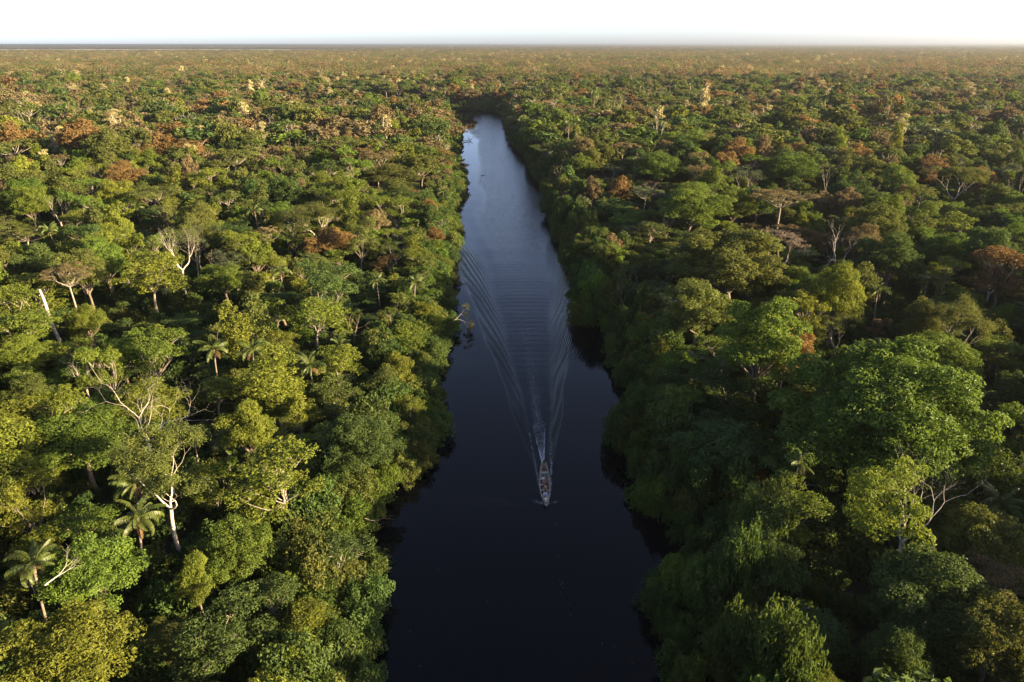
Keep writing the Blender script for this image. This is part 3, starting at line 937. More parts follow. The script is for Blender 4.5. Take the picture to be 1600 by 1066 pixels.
# ------------------------------------------------------------------ the trees picked out from the photograph
# (crown centre px, crown centre py, crown width px, shape, index, leaf colour, height m, label)
SHAPEWORD = {'dome': 'domed', 'loose': 'loose-crowned', 'tower': 'vine-draped tall', 'umbrella': 'flat-topped', 'twiggy': 'thin-leaved', 'cream': 'blossoming', 'bare': 'leafless'}
FEAT = [
    # left bank
    (212, 618, 215, 'dead_giant', 0, None, 20, 'large leafless pale tree with wide forking branches, left bank above the brown-crowned tree'),
    (278, 385, 72, 'dead_fan', 0, None, 21, 'leafless fan-shaped whitish tree standing over green crowns, left bank'),
    (103, 425, 82, 'umbrella', 0, 'tan', 17, 'pale-branched flat-topped tree beside the broken leaning trunk, left bank'),
    (126, 575, 62, 'bare', 1, None, 13, 'small leafless pale tree just left of the large dead tree'),
    (255, 745, 185, 'wispy', 0, 'olive', 17, 'brownish olive thin crown on a tall white trunk, left bank'),
    (432, 755, 170, 'loose', 1, 'yellowgreen', 14, 'sunlit yellow-green tree at the edge of the shade, left bank opposite the boat'),
    (432, 610, 105, 'tower', 0, 'yellowgreen', 16, 'tall yellow-green vine-draped tree between the palms and the river, left bank'),
    (500, 500, 120, 'loose', 2, 'yellowgreen', 15, 'sunlit yellow-green tree above the palm with brown hanging fronds'),
    (530, 570, 90, 'loose', 3, 'yellowgreen', 12, 'bushy yellow-green tree right of the palm with brown hanging fronds'),
    (100, 1025, 215, 'dome', 1, 'yellowgreen', 14, 'bright yellow-green crown filling the bottom left corner'),
    (145, 895, 155, 'dome', 2, 'bright', 13, 'rounded bright green tree beside the bare branches, lower left'),
    (305, 910, 66, 'dome', 3, 'yellowgreen', 11, 'small glowing yellow crown in front of the white trunk, lower left'),
    (566, 378, 60, 'loose', 4, 'olive', 18, 'slim tree with long pale bare trunk near the left waterside'),
    (240, 555, 112, 'loose', 5, 'bright', 16, 'leafy green tree directly behind the large dead tree'),
    (130, 690, 165, 'dome', 4, 'bright', 13, 'broad green crown left of the brown-crowned tree with white trunk'),
    (40, 800, 120, 'loose', 0, 'yellowgreen', 14, 'yellow-green tree at the left photo edge above the sunlit palm'),
    (30, 520, 150, 'loose', 1, 'yellowgreen', 15, 'wide yellow-green tree at the left photo edge below the broken trunk'),
    (135, 505, 62, 'dome', 0, 'yellowgreen', 12, 'compact rounded yellow-green tree at the foot of the pale flat-topped tree'),
    (240, 430, 120, 'loose', 3, 'yellowgreen', 18, 'tall yellow-green tree with slender trunk left of the fan-shaped dead tree'),
    (610, 330, 110, 'loose', 4, 'yellowgreen', 15, 'sunlit yellowish tree over the left waterside, beside the widening wake'),
    (610, 275, 95, 'dome', 2, 'olive', 15, 'olive rounded tree near the left waterside, above the wide river'),
    (490, 345, 110, 'wispy2', 0, 'olive', 17, 'olive thin-crowned tree with pale branches, left of the wide wake'),
    (648, 410, 66, 'loose', 5, 'yellowgreen', 11, 'small sunlit yellow tree standing above the left waterside shrubs'),
    (640, 640, 70, 'loose', 0, 'yellowgreen', 8, 'yellow-topped shrubby tree in the shade of the left waterside'),
    (560, 690, 130, 'dome', 3, 'deep', 11, 'shaded green tree behind the left waterside shrubs, level with the boat'),
    (540, 860, 140, 'loose', 2, 'deep', 9, 'shaded dark green tree low on the left bank below the boat'),
    (340, 1000, 180, 'loose', 4, 'deep', 11, 'shaded dark green spreading tree at the bottom left of the river'),
    # right bank
    (1190, 530, 142, 'tall_dome', 0, 'bright', 23, 'tall rounded bright green tree rimmed with sun, right bank'),
    (1378, 640, 310, 'giant', 0, 'bright', 23, 'huge many-lobed green crown, largest on the right bank'),
    (1140, 405, 195, 'giant2', 0, 'olive', 23, 'large dark olive dome on the right bank opposite the wake'),
    (1430, 772, 180, 'half_bare', 0, 'yellowgreen', 20, 'half-leafless tree with forked pale trunk and pinkish twigs, right bank'),
    (1450, 930, 195, 'dome', 0, 'deep', 15, 'broad domed green tree below the half-leafless tree, lower right'),
    (1555, 990, 160, 'dome', 4, 'olive', 15, 'olive-brown crown in the bottom right corner'),
    (1562, 425, 110, 'loose', 3, 'rust', 20, 'rust-orange tree with pale trunk at the right photo edge'),
    (1490, 510, 100, 'wispy2', 0, 'olive', 17, 'thin olive crown with white branches below the rust-orange tree'),
    (1312, 515, 90, 'twiggy', 0, 'olive', 14, 'thin grey-green crown between the two large green domes'),
    (1228, 385, 105, 'twiggy', 1, 'twig', 17, 'greyish pink twiggy crown right of the large olive dome'),
    (1222, 305, 112, 'umbrella', 0, 'tan', 19, 'tan flat-topped tree with straight pale trunk below the green dome'),
    (1236, 263, 92, 'dome', 1, 'bright', 21, 'rounded vivid green tree just above the tan flat-topped tree'),
    (1407, 203, 36, 'cream', 0, 'cream', 24, 'cream-blossomed tree on a tall thin white trunk, upper right'),
    (1455, 268, 66, 'loose', 1, 'rust', 19, 'orange rust tree left of the dead white forked trunk'),
    (1498, 285, 84, 'wispy', 0, 'olive', 20, 'olive-brown tree showing white forked limbs, upper right'),
    (1025, 365, 90, 'loose', 2, 'olive', 13, 'sun-touched olive tree above the shaded right waterside'),
    (1030, 262, 100, 'dome', 3, 'bright', 19, 'bright green crown beyond the lavender-grey tree, right bank'),
    (955, 268, 80, 'twiggy', 0, 'greygreen', 13, 'grey lavender-tinged crown over the far right waterside'),
    (1008, 298, 60, 'umbrella', 1, 'greygreen', 14, 'whitish grey-green flat crown over the right bank'),
    (1250, 720, 130, 'loose', 3, 'bright', 15, 'open-branched green tree left of the half-leafless tree, sunlit top'),
    (1210, 800, 160, 'loose', 5, 'bright', 13, 'spreading green tree with visible grey limbs, right bank below the boat'),
    (1120, 700, 150, 'dome', 4, 'deep', 12, 'shaded deep green tree at the right bank level with the boat'),
    (1150, 620, 130, 'loose', 0, 'deep', 12, 'shaded grey-green tree below the tall rounded green tree'),
    (1030, 470, 130, 'loose', 4, 'deep', 11, 'shaded deep green tree above the right waterside beside the wake'),
    (1190, 880, 140, 'dome', 2, 'deep', 11, 'shaded dark domed tree left of the black gap, lower right'),
    (1250, 1000, 150, 'loose', 1, 'deep', 10, 'dark spreading tree at the bottom right beside the shaded gap'),
    (1400, 1030, 110, 'dome', 3, 'deep', 12, 'round dark green tree at the bottom edge, lower right'),
    (1540, 850, 150, 'dome', 1, 'olive', 14, 'olive green crown right of the forked pale trunk'),
    (1078, 222, 118, 'dome', 1, 'bright', 22, 'tall rounded bright green crown, right bank beyond the lavender-grey tree'),
    (1000, 212, 100, 'dome', 4, 'bright', 19, 'bright green dome over the far right waterside'),
    (1085, 322, 125, 'dome', 0, 'bright', 21, 'sunlit green dome left of the tan flat-topped tree'),
    (925, 215, 84, 'loose', 3, 'bright', 15, 'leafy green tree leaning over the far right waterside'),
    (1090, 480, 120, 'dome', 3, 'olive', 18, 'olive dome between the tall rounded tree and the shaded waterside'),
    (960, 330, 84, 'dome', 2, 'deep', 13, 'shaded green dome at the right waterside, mid river'),
    # far cream and rust trees that stand out
    (180, 190, 46, 'cream', 0, 'cream', 21, 'tall cream-blossomed tree beside a rust-brown crown, upper left'),
    (145, 182, 34, 'dome', 0, 'rust', 17, 'rust-brown crown left of the tall cream tree, upper left'),
    (14, 120, 26, 'cream', 1, 'cream', 21, 'cream-blossomed tree at the left edge below the horizon'),
    (120, 118, 22, 'cream', 0, 'cream', 22, 'cream-blossomed tree, upper of two stacked, upper left'),
    (113, 141, 24, 'cream', 1, 'cream', 20, 'cream-blossomed tree, lower of two stacked, upper left'),
    (162, 142, 24, 'cream', 0, 'cream', 20, 'small cream-blossomed crown right of the stacked cream pair'),
    (456, 173, 28, 'cream', 1, 'cream', 20, 'cream-blossomed tree between dark crowns, left of the far bend'),
    (410, 210, 22, 'cream', 0, 'cream', 19, 'low cream-blossomed tree beside the pale bare trunks'),
    (508, 130, 34, 'cream', 1, 'cream', 22, 'twin-topped cream-pink tree left of the far bend'),
    (607, 130, 34, 'loose', 2, 'rust', 20, 'rust and cream tree on pale trunk, left of the far bend'),
    (556, 153, 16, 'cream', 0, 'cream', 20, 'small cream-blossomed crown just left of the far bend'),
    (1210, 152, 24, 'cream', 1, 'cream', 20, 'round cream-blossomed tree, right of centre, upper right'),
    (1282, 136, 26, 'cream', 0, 'cream', 21, 'cream-blossomed tree above a rust crown, upper right'),
    (1282, 160, 28, 'dome', 2, 'rust', 18, 'rust crown below the cream tree, upper right'),
    (1310, 205, 40, 'loose', 3, 'rust', 18, 'rust-brown crown left of the tall thin cream tree'),
    (1364, 210, 34, 'loose', 4, 'rust', 18, 'orange-brown narrow crown just left of the tall thin cream tree'),
    (1455, 180, 60, 'loose', 5, 'rust', 19, 'broad rusty brown crown group, upper right'),
    (1455, 148, 36, 'cream', 1, 'cream', 21, 'cream-blossomed crown above the broad rusty crowns, upper right'),
    (1515, 140, 26, 'cream', 0, 'cream', 21, 'cream-blossomed crown near the right edge, upper right'),
    (350, 152, 95, 'umbrella', 2, 'deep', 18, 'broad dark flat-topped tree, upper left'),
    (235, 165, 70, 'umbrella', 1, 'olive', 17, 'wide olive flat-topped tree, upper left'),
    (355, 200, 30, 'bare', 0, None, 18, 'leftmost pale leafless tree of the bare group, upper left'),
    (378, 203, 30, 'bare', 2, None, 17, 'middle pale leafless tree of the bare group, upper left'),
    (393, 212, 26, 'bare', 3, None, 15, 'rightmost pale leafless tree of the bare group, upper left'),
    (112, 170, 34, 'umbrella', 0, 'twig', 16, 'small leafless flat-topped grey tree, upper left'),
    (1005, 158, 40, 'twiggy', 0, 'twig', 16, 'pinkish grey leafless crown right of the far bend'),
    (1040, 163, 38, 'twiggy', 1, 'twig', 15, 'second pinkish grey leafless crown right of the far bend'),
    (1118, 145, 22, 'bare', 1, None, 17, 'grey leafless tree, upper right of the far bend'),
    (505, 575, 0, 'skip', 0, None, 0, ''),
]
PALMS = [  # px, py of the crown heart, scale, trunk, crown height z, label
    (330, 545, 1.0, 0, 11, 'dark palm with drooping fronds right of the large dead tree'),
    (392, 550, 1.0, 1, 10, 'palm with glowing yellow frond tips left of the vine-draped tree'),
    (485, 575, 0.95, 1, 9.5, 'sunlit palm with brown hanging dead fronds, left bank'),
    (350, 690, 0.95, 1, 8.5, 'bright fronded palm right of the brown thin crown'),
    (300, 680, 0.85, 1, 8.0, 'low bright palm directly right of the large dead tree'),
    (205, 815, 1.0, 0, 11, 'dark palm with slim leaning trunk beneath the brown thin crown'),
    (42, 890, 0.95, 0, 12, 'tall sunlit palm with pale trunk at the lower left edge'),
    (345, 375, 0.9, 0, 12, 'palm between sunlit crowns in the upper left forest'),
    (80, 360, 0.9, 0, 12, 'palm behind the pale flat-topped tree, left bank'),
    (400, 330, 0.9, 2, 14, 'palm with arched fronds, upper left forest'),
    (440, 425, 0.9, 0, 12, 'palm left of the olive thin-crowned tree, left bank'),
    (590, 440, 0.8, 1, 9, 'shaded palm behind the slim pale trunk near the left waterside'),
    (640, 225, 0.9, 2, 14, 'left palm of the pair above the far left waterside'),
    (662, 228, 0.85, 2, 14, 'right palm of the pair above the far left waterside'),
    (1376, 455, 1.05, 0, 11, 'dark palm in the shade right of the tall rounded green tree'),
    (1450, 440, 0.9, 1, 10, 'shaded palm left of the rust-orange tree'),
    (1560, 790, 1.05, 1, 9, 'shaded palm at the right edge beside the half-leafless tree'),
    (1370, 545, 0.7, 0, 16, 'sunlit small palm on top of the huge many-lobed crown'),
    (1245, 722, 0.6, 2, 12.5, 'yellowish palm heart among open branches, right bank'),
    (215, 325, 0.9, 0, 12, 'palm among olive crowns, left forest'),
    (20, 320, 0.9, 0, 12, 'palm at the left photo edge, mid forest'),
    (1530, 620, 0.9, 1, 10, 'shaded palm behind the huge crown at the right edge'),
]
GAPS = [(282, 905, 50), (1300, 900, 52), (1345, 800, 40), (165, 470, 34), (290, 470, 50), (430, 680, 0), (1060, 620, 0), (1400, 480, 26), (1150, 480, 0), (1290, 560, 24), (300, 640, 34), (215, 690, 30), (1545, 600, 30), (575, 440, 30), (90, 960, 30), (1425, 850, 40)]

rng = np.random.default_rng(11)
placed = []       # dict(x,y,r,h,type,idx,mat,label)
px_list = []
def crown_frac(p): return p['cz'] / p['H']
for (px, py, w, kind, idx, mt, h, lab) in FEAT:
    if kind == 'skip': continue
    p = SPECIAL[kind] if kind in SPECIAL else NEAR[kind][idx % len(NEAR[kind])]
    if kind == 'cream' and w < 50: h += 3.5
    zc = h * crown_frac(p)
    pos = at(px, py, zc)
    dep = proj(pos[0], pos[1], zc)[2]
    placed.append(dict(x=pos[0], y=pos[1], r=w * 0.5 * dep / FPX, h=h, kind=kind, p=p, mat=mt, label=lab, feat=True))
for k, (px, py, s, ti, z, lab) in enumerate(PALMS):
    s *= 0.78
    pos = at(px, py, z)
    placed.append(dict(x=pos[0], y=pos[1], r=3.6 * s, h=z + 2, kind='palm', s=s, ti=ti, z=z, label=lab, feat=True, p=None, mat=None))

# ------------------------------------------------------------------ fill the near forest
class Hash:
    def __init__(self, c=8.0): self.c, self.d = c, {}
    def add(self, x, y, r): self.d.setdefault((int(x // self.c), int(y // self.c)), []).append((x, y, r))
    def free(self, x, y, r, k):
        i, j = int(x // self.c), int(y // self.c)
        for a in range(i - 2, i + 3):
            for b in range(j - 2, j + 3):
                for (u, v, q) in self.d.get((a, b), ()):
                    if (u - x) ** 2 + (v - y) ** 2 < (k * (r + q)) ** 2: return False
        return True
hsh = Hash()
for t in placed: hsh.add(t['x'], t['y'], t['r'])
featpx = [(t['label'], *[float(q) for q in proj(t['x'], t['y'], t['h'] * 0.8)], t['r']) for t in placed]

def choose(rng, side, d):
    far = np.clip((d - 150) / 250, 0, 1)
    if side < 0:
        types = dict(loose=.40, dome=.17, tower=.15 * (1 - .6 * far), umbrella=.03 + .05 * far, palm=.03 * (1 - .7 * far), twiggy=.04 + .03 * far, rust=.01 + .035 * far, cream=.0 + .016 * far, bare=.012)
        cols = dict(yellowgreen=.38 - .33 * far, bright=.24 - .15 * far, olive=.25 + .25 * far, deep=.13 + .14 * far, tan=.015 + .24 * far)
    else:
        types = dict(loose=.36, dome=.34, tower=.06, umbrella=.025 + .05 * far, palm=.03, twiggy=.06 + .03 * far, rust=.02 + .045 * far, cream=.0 + .016 * far, bare=.01)
        cols = dict(bright=.30 - .22 * far, deep=.28 + .02 * far, olive=.28 + .24 * far, greygreen=.06, yellowgreen=.10 - .07 * far, tan=.015 + .27 * far)
    k = list(types); w = np.array([types[q] for q in k]); ty = k[rng.choice(len(k), p=w / w.sum())]
    k = list(cols); w = np.array([cols[q] for q in k]); co = k[rng.choice(len(k), p=w / w.sum())]
    return ty, co

XR = 300
def fill(n, rlo, rhi, hlo, hhi, kk, y0, y1, types=None):
    X = rng.uniform(-XR, XR, n); Y = y0 + (y1 - y0) * rng.uniform(0, 1, n) ** 0.8
    lim = 60 + 0.85 * Y
    ok = (np.abs(X) < lim)
    X, Y = X[ok], Y[ok]
    sd = river_sd(X, Y)
    for x, y, s in zip(X, Y, sd):
        if s < 5.5: continue
        r = rng.uniform(rlo, rhi)
        side = -1 if x < bank_x(LB, y) else 1
        if s < 12: r = min(r, 3.4)
        if not hsh.free(x, y, r, kk): continue
        h = rng.uniform(hlo, hhi) * ((0.50 + 0.50 * min(1, (s - 5) / 20.0)) if side < 0 else (0.66 + 0.34 * min(1, (s - 5) / 14.0)))
        ty, co = choose(rng, side, y)
        u, v, dep = [float(q) for q in proj(x, y, h * 0.75)]
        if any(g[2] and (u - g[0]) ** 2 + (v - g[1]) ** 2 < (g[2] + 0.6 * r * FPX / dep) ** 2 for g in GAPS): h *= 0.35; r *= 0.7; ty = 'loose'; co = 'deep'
        # keep the picked-out trees in view: nothing taller right in front of them
        for (lab, fu, fv, fd, fr) in featpx:
            if fd > dep and abs(u - fu) < (fr * FPX / fd + r * FPX / dep) * 0.75:
                topv = float(proj(x, y, h)[1])
                lowv = fv + 0.9 * fr * FPX / fd
                if topv < lowv and v > fv and fd - dep < 45:
                    h = max(5.0, h * 0.66)
                    break
        hsh.add(x, y, r)
        mt = co
        if ty == 'twiggy': mt = ['yellowgreen', 'olive', 'olive', 'greygreen'][rng.integers(4)]
        if ty == 'umbrella': mt = ['olive', 'tan', 'bright', 'olive'][rng.integers(4)]
        if ty == 'cream': mt = 'cream'
        if ty == 'bare': mt = None
        kind = ty
        if ty == 'rust': kind, mt = ('dome', 'loose')[rng.integers(2)], 'rust'
        if kind == 'tower': r = min(r, 3.4)
        if kind == 'palm':
            placed.append(dict(x=x, y=y, r=3.4, h=min(h, 11), kind='palm', s=rng.uniform(.75, 1.0), ti=int(rng.integers(3)), z=min(h, 10.5) - 1, label=None, feat=False, p=None, mat=None))
            continue
        p = NEAR[kind][rng.integers(len(NEAR[kind]))]
        placed.append(dict(x=x, y=y, r=r, h=h, kind=kind, p=p, mat=mt, label=None, feat=False))
fill(3000, 5.4, 8.6, 15, 21.0, 0.64, 22, 300)
fill(8000, 3.8, 5.6, 11, 18.0, 0.57, 22, 300)
fill(12000, 2.4, 3.6, 5, 13, 0.58, 22, 260)

# ------------------------------------------------------------------ shrubs leaning over both banks
shrubs = []
for B, sgn in ((LB, -1), (RB, 1)):
    seg = np.linalg.norm(np.diff(B, axis=0), axis=1); cum = np.concatenate([[0], np.cumsum(seg)])
    for row, (off, rr, hh, step) in enumerate(((1.4, 2.4, 3.3, 2.6), (4.6, 2.9, 5.2, 3.4), (8.0, 3.3, 7.2, 4.4))):
        s = 60.0
        while s < cum[-1] - 40:
            s += step * rng.uniform(0.75, 1.25)
            x = np.interp(s, cum, B[:, 0]); y = np.interp(s, cum, B[:, 1])
            x2 = np.interp(s + 3, cum, B[:, 0]); y2 = np.interp(s + 3, cum, B[:, 1])
            t = np.array([x2 - x, y2 - y]); t /= max(np.linalg.norm(t), 1e-6)
            nrm = np.array([-t[1], t[0]]) * (1 if sgn < 0 else -1)
            if y < 22 or y > 690: continue
            r = rr * rng.uniform(0.6, 1.45)
            q = np.array([x, y]) + nrm * (off + rng.normal(0, 0.7) + 0.9 * math.sin(s / 5.3 + sgn) + 0.7 * math.sin(s / 2.3 + 2 * sgn) + (r - rr) * 0.85)
            if y > 330 and row == 0: pass
            sd = river_sd(np.array([q[0]]), np.array([q[1]]))[0]
            if sd < 0.3: continue
            h = hh * rng.uniform(0.6, 1.45) * (0.6 + 0.4 * r / rr) * (1.4 if sgn > 0 else 0.95)
            p = NEAR['bush'][rng.integers(4)]
            shrubs.append(dict(x=q[0], y=q[1], r=r, h=h, kind='bush', p=p, mat=['shrub', 'shrub', 'deep', 'bright', 'olive'][rng.integers(5)], label=None, feat=False, row=row, side=sgn))

# ------------------------------------------------------------------ which become things of their own, which join the forest mass
def on_screen(t, m=0):
    u, v, dep = proj(t['x'], t['y'], t['h'] * 0.75)
    w = t['r'] * FPX / dep
    t['u'], t['v'], t['dep'], t['w'] = float(u), float(v), float(dep), float(w)
    return -w * 0.6 < u < 1600 + w * 0.6 and v < 1066 + w * 0.7 and t['y'] > 10
BROAD = ('dome', 'loose', 'tower', 'umbrella', 'twiggy') + tuple(SPECIAL)
vis = [t for t in placed if on_screen(t)]
def category(t):
    if t['kind'] == 'palm': return 'palm'
    if t['kind'] in ('bare', 'dead_giant', 'dead_fan'): return 'dead tree'
    if t['kind'] == 'cream': return 'flowering tree'
    return 'tree'
single = []
for cat, cap in (('tree', 296), ('palm', 60), ('dead tree', 60), ('flowering tree', 60)):
    g = [t for t in vis if category(t) == cat]
    g.sort(key=lambda t: (not t['feat'], -t['w']))
    single += g[:cap]
ids = {id(t) for t in single}
mass = [t for t in placed if id(t) not in ids]
vs = [t for t in shrubs if on_screen(t)]
vs.sort(key=lambda t: -t['w'] * (1.3 if t['row'] == 0 else 1))
ssingle = vs[:230]
sid = {id(t) for t in ssingle}
smass = [t for t in shrubs if id(t) not in sid]

# ------------------------------------------------------------------ labels: kind, colour and place; counted from the left where several are alike
ORD = 'first second third fourth fifth sixth seventh eighth ninth tenth eleventh twelfth thirteenth fourteenth fifteenth sixteenth seventeenth eighteenth nineteenth twentieth'.split()
def zone(t):
    v, u = t['v'], t['u']
    side = 'left bank' if t['x'] < bank_x(LB, t['y']) else 'right bank'
    sd = float(river_sd(np.array([t['x']]), np.array([t['y']]))[0])
    row = ('near the horizon' if v < 160 else 'by the far river' if v < 260 else 'by the mid river' if v < 370 else 'by the widest ripples' if v < 480 else
           'by the upper wake' if v < 590 else 'by the lower wake' if v < 690 else 'level with the boat' if v < 800 else 'just below the boat' if v < 920 else 'at the photo bottom')
    if sd < 14: col = 'waterside'
    elif (u < 170) or (u > 1430): col = 'photo edge'
    elif sd < 40: col = 'second row'
    else: col = 'deep forest'
    return side, col, row
def noun(t):
    c = category(t)
    if c == 'palm': return 'green palm'
    if c == 'dead tree': return 'pale leafless tree'
    if c == 'flowering tree': return 'cream blossoming tree'
    if t['kind'] == 'bush': return LEAFWORD[t['mat']] + ' waterside shrub'
    return LEAFWORD[t['mat']] + ' ' + SHAPEWORD.get(t['kind'], 'leafy') + ' tree'
def label_all(lst):
    cells = {}
    for t in lst:
        if t['label']: continue
        s, c, r = zone(t)
        if t['kind'] == 'bush': c = ('front row', 'middle row', 'back row')[t['row']]
        cells.setdefault((noun(t), s, c, r), []).append(t)
    for (n, s, c, r), g in cells.items():
        g.sort(key=lambda t: t['u'])
        for k, t in enumerate(g):
            if len(g) == 1: t['label'] = f'{n}, {s}, {c}, {r}'
            else: t['label'] = f'{ORD[min(k, 19)]} {n} from left, {s}, {c}, {r}'
label_all(single)
label_all(ssingle)

def ground_z(x, y):
    return float(terrain_z(np.array([[x]]), np.array([[y]]))[0, 0])
zs = terrain_z(np.array([[t['x'] for t in single + ssingle]]), np.array([[t['y'] for t in single + ssingle]]))[0]

def make_tree(t, z, rz, name, group):
    p = t['p']
    root = empty(name, (t['x'], t['y'], z), rz)
    s = t['r'] / p['R']
    root.scale = (s, s, (t['h'] - z) / p['H'])
    tag(root, t['label'], 'shrub' if t['kind'] == 'bush' else category(t), group)
    if p['w'] is not None:
        link('stems' if t['kind'] == 'bush' else 'trunk', p['w'], root)
    if p['l'] is not None:
        o = link('foliage' if t['kind'] == 'bush' else ('blossom_crown' if t['kind'] == 'cream' else 'crown'), p['l'], root)
        o.material_slots[0].link = 'OBJECT'
        o.material_slots[0].material = M[t['mat'] or 'bright']
    return root
NAME = {'tree': ('broadleaf_tree', 'broadleaf trees nearest the camera'), 'dead tree': ('dead_tree', 'leafless dead trees'), 'flowering tree': ('flowering_tree', 'cream flowering trees')}
FIXROT = {'half_bare': -0.3, 'dead_giant': 2.6, 'dead_fan': 0.4, 'giant': 0.0}
for k, t in enumerate(single):
    if t['kind'] == 'palm':
        make_palm(t['x'], t['y'], t['z'] - PTRUNK[t['ti']][1][2] * t['s'], t['s'], t['ti'], 3000 + k, t['label'], nf=18 if t['feat'] else 15, dead=(1 + k % 3) if t['feat'] else k % 2)
        continue
    nm, grp = NAME[category(t)]
    make_tree(t, zs[k], FIXROT.get(t['kind'], float(rng.uniform(0, 6.28))), nm, grp)
for k, t in enumerate(ssingle):
    make_tree(t, min(zs[len(single) + k], 0.3), float(rng.uniform(0, 6.28)), 'riverside_shrub', 'shrubs along the river banks')

# ------------------------------------------------------------------ forest mass: one object, light trees instanced over the land
pts, pid, rot, scl = [], [], [], []
def put(x, y, z, j, rz, sx, sz):
    pts.append((x, y, z)); pid.append(j); rot.append((0, 0, rz)); scl.append((sx, sx, sz))
def put_tree(t, lod):
    kind, mt = t['kind'], t['mat']
    if kind == 'palm':
        j = LIBI[('palm', 1, None)][rng.integers(3)]; R, H = 4.5, 12
        put(t['x'], t['y'], 0.8, j, rng.uniform(0, 6.28), t['s'], t['h'] / H); return
    if kind in SPECIAL: kind = 'dome'
    if mt == 'rust': key = ('rust', lod, 'rust')
    elif mt == 'tan' and kind in ('dome', 'loose', 'tower'): key = ('tan', lod, 'tan')
    elif (kind, lod, mt) in LIBI: key = (kind, lod, mt)
    else: key = (kind, lod, FARMAT[kind][0])
    g = LIBI[key]; j = g[rng.integers(len(g))]; R, H = LIBR[j]
    put(t['x'], t['y'], 0.7, j, rng.uniform(0, 6.28), t['r'] / R, max(t['h'], 2) / H)
for t in mass: put_tree(t, 1 if t['y'] < 320 else 2)
for t in smass: put_tree(t, 1 if t['y'] < 330 else 2)

# undergrowth below the near canopy
n = 12000
X = rng.uniform(-250, 250, n); Y = rng.uniform(20, 260, n)
ok = (np.abs(X) < 50 + 0.85 * Y); X, Y = X[ok], Y[ok]
sd = river_sd(X, Y)
for x, y, s in zip(X, Y, sd):
    if s < 5: continue
    key = ('bush', 1, ['shrub', 'deep', 'deep', 'olive'][rng.integers(4)])
    g = LIBI[key]; j = g[rng.integers(len(g))]
    put(x, y, 0.5, j, rng.uniform(0, 6.28), rng.uniform(0.5, 1.0), rng.uniform(0.5, 1.25))

def drift_(x, y):      # where blossom and rust trees stand together
    return math.sin(x / 61.0 + 1.7 * math.sin(y / 133.0)) * math.cos(y / 87.0 + x / 210.0) * 0.7 + 0.35 * math.sin(x / 23.0 + y / 31.0)
# trees from 300 m to 1 km
sp = 7.6
gx, gy = np.meshgrid(np.arange(-1000, 1000, sp), np.arange(296, 1010, sp))
X = (gx + rng.uniform(-0.5, 0.5, gx.shape) * sp).ravel(); Y = (gy + rng.uniform(-0.5, 0.5, gy.shape) * sp).ravel()
ok = np.abs(X) < 60 + 0.86 * Y
X, Y = X[ok], Y[ok]
sd = np.full(len(X), 100.0); nr = (np.abs(X) < 330) & (Y < 820); sd[nr] = river_sd(X[nr], Y[nr])
for x, y, s in zip(X, Y, sd):
    if s < 6: continue
    side = -1 if x < -0.06 * y else 1
    ty, co = choose(rng, side, y)
    if ty in ('cream', 'rust') and drift_(x, y) < 0.1: ty = 'loose'
    elif ty in ('loose', 'dome') and drift_(x, y) > 0.62 and rng.uniform() < 0.14: ty = ('cream', 'rust', 'twiggy', 'rust', 'twiggy')[rng.integers(5)]
    r = float(np.clip(6.4 * math.exp(rng.normal(0, 0.34)), 3.0, 12.0))
    h = (rng.normal(15.0, 3.0) + (r - 5.5) * 0.8) * (0.65 + 0.35 * min(1, (s - 4) / 18.0))
    mt = co
    if ty == 'twiggy': mt = ['twig', 'olive', 'tan'][rng.integers(3)]
    if ty == 'umbrella': mt = ['olive', 'tan', 'olive', 'rust'][rng.integers(4)]
    if ty == 'cream': mt = 'cream'; h += 3; r = min(r, 4.5)
    if ty == 'bare': mt = None
    if ty == 'rust': ty, mt = ('dome', 'loose')[rng.integers(2)], 'rust'; h += 1.5
    if ty == 'tower': r = min(r, 3.5)
    t = dict(x=x, y=y, r=r, h=max(h, 6), kind=ty, mat=mt, s=0.9)
    put_tree(t, 1 if (y < 330 or ty in ('bare', )) else 2)
# canopy patches from 1 km to the horizon
S = 80.0
g = LIBI[('patch', 3, None)]
def patches(x0, x1, y0, y1, step, sc):
    gx, gy = np.meshgrid(np.arange(x0, x1, step), np.arange(y0, y1, step))
    for x, y in zip(gx.ravel(), gy.ravel()):
        if abs(x) > 200 + 0.83 * y: continue
        if in_poly(SAV, np.array([x]), np.array([y]))[0]: continue
        put(x + rng.uniform(-4, 4), y + rng.uniform(-4, 4), rng.uniform(-1.5, 1.5), g[int(np.clip((0.62 * drift_(x / 2.2, y / 2.2) + 0.5) * 8 + rng.normal(0, 1.2), 0, 7))], rng.integers(4) * math.pi / 2 + rng.normal(0, 0.05), sc, rng.uniform(0.85, 1.2))
patches(-3600, 3600, 1045, 4000, S, 1.0)
patches(-9000, 9000, 4000 + 100, 11000, 200, 2.5)
patches(-22000, 22000, 11000 + 200, 26000, 420, 5.2)
# the flanks and rear just outside the frame, so that shade and reflections go on
gx, gy = np.meshgrid(np.arange(-260, 700, 9.0), np.arange(-60, 300, 9.0))
X = (gx + rng.uniform(-0.4, 0.4, gx.shape) * 9).ravel(); Y = (gy + rng.uniform(-0.4, 0.4, gy.shape) * 9).ravel()
sd = np.where((np.abs(X) < 100), river_sd(X, Y), 100)
for x, y, s in zip(X, Y, sd):
    inside = abs(x) < min(XR, 60 + 0.85 * y) and y > 22
    if inside or s < 9 or abs(x) < 60 + 0.86 * y and y > 290: continue
    ty, co = choose(rng, 1 if x > 0 else -1, 100)
    if ty in ('palm', 'rust', 'cream', 'bare', 'twiggy', 'umbrella'): ty = 'dome'
    put_tree(dict(x=x, y=y, r=rng.uniform(4, 6), h=rng.uniform(12, 19), kind=ty, mat=co), 2)

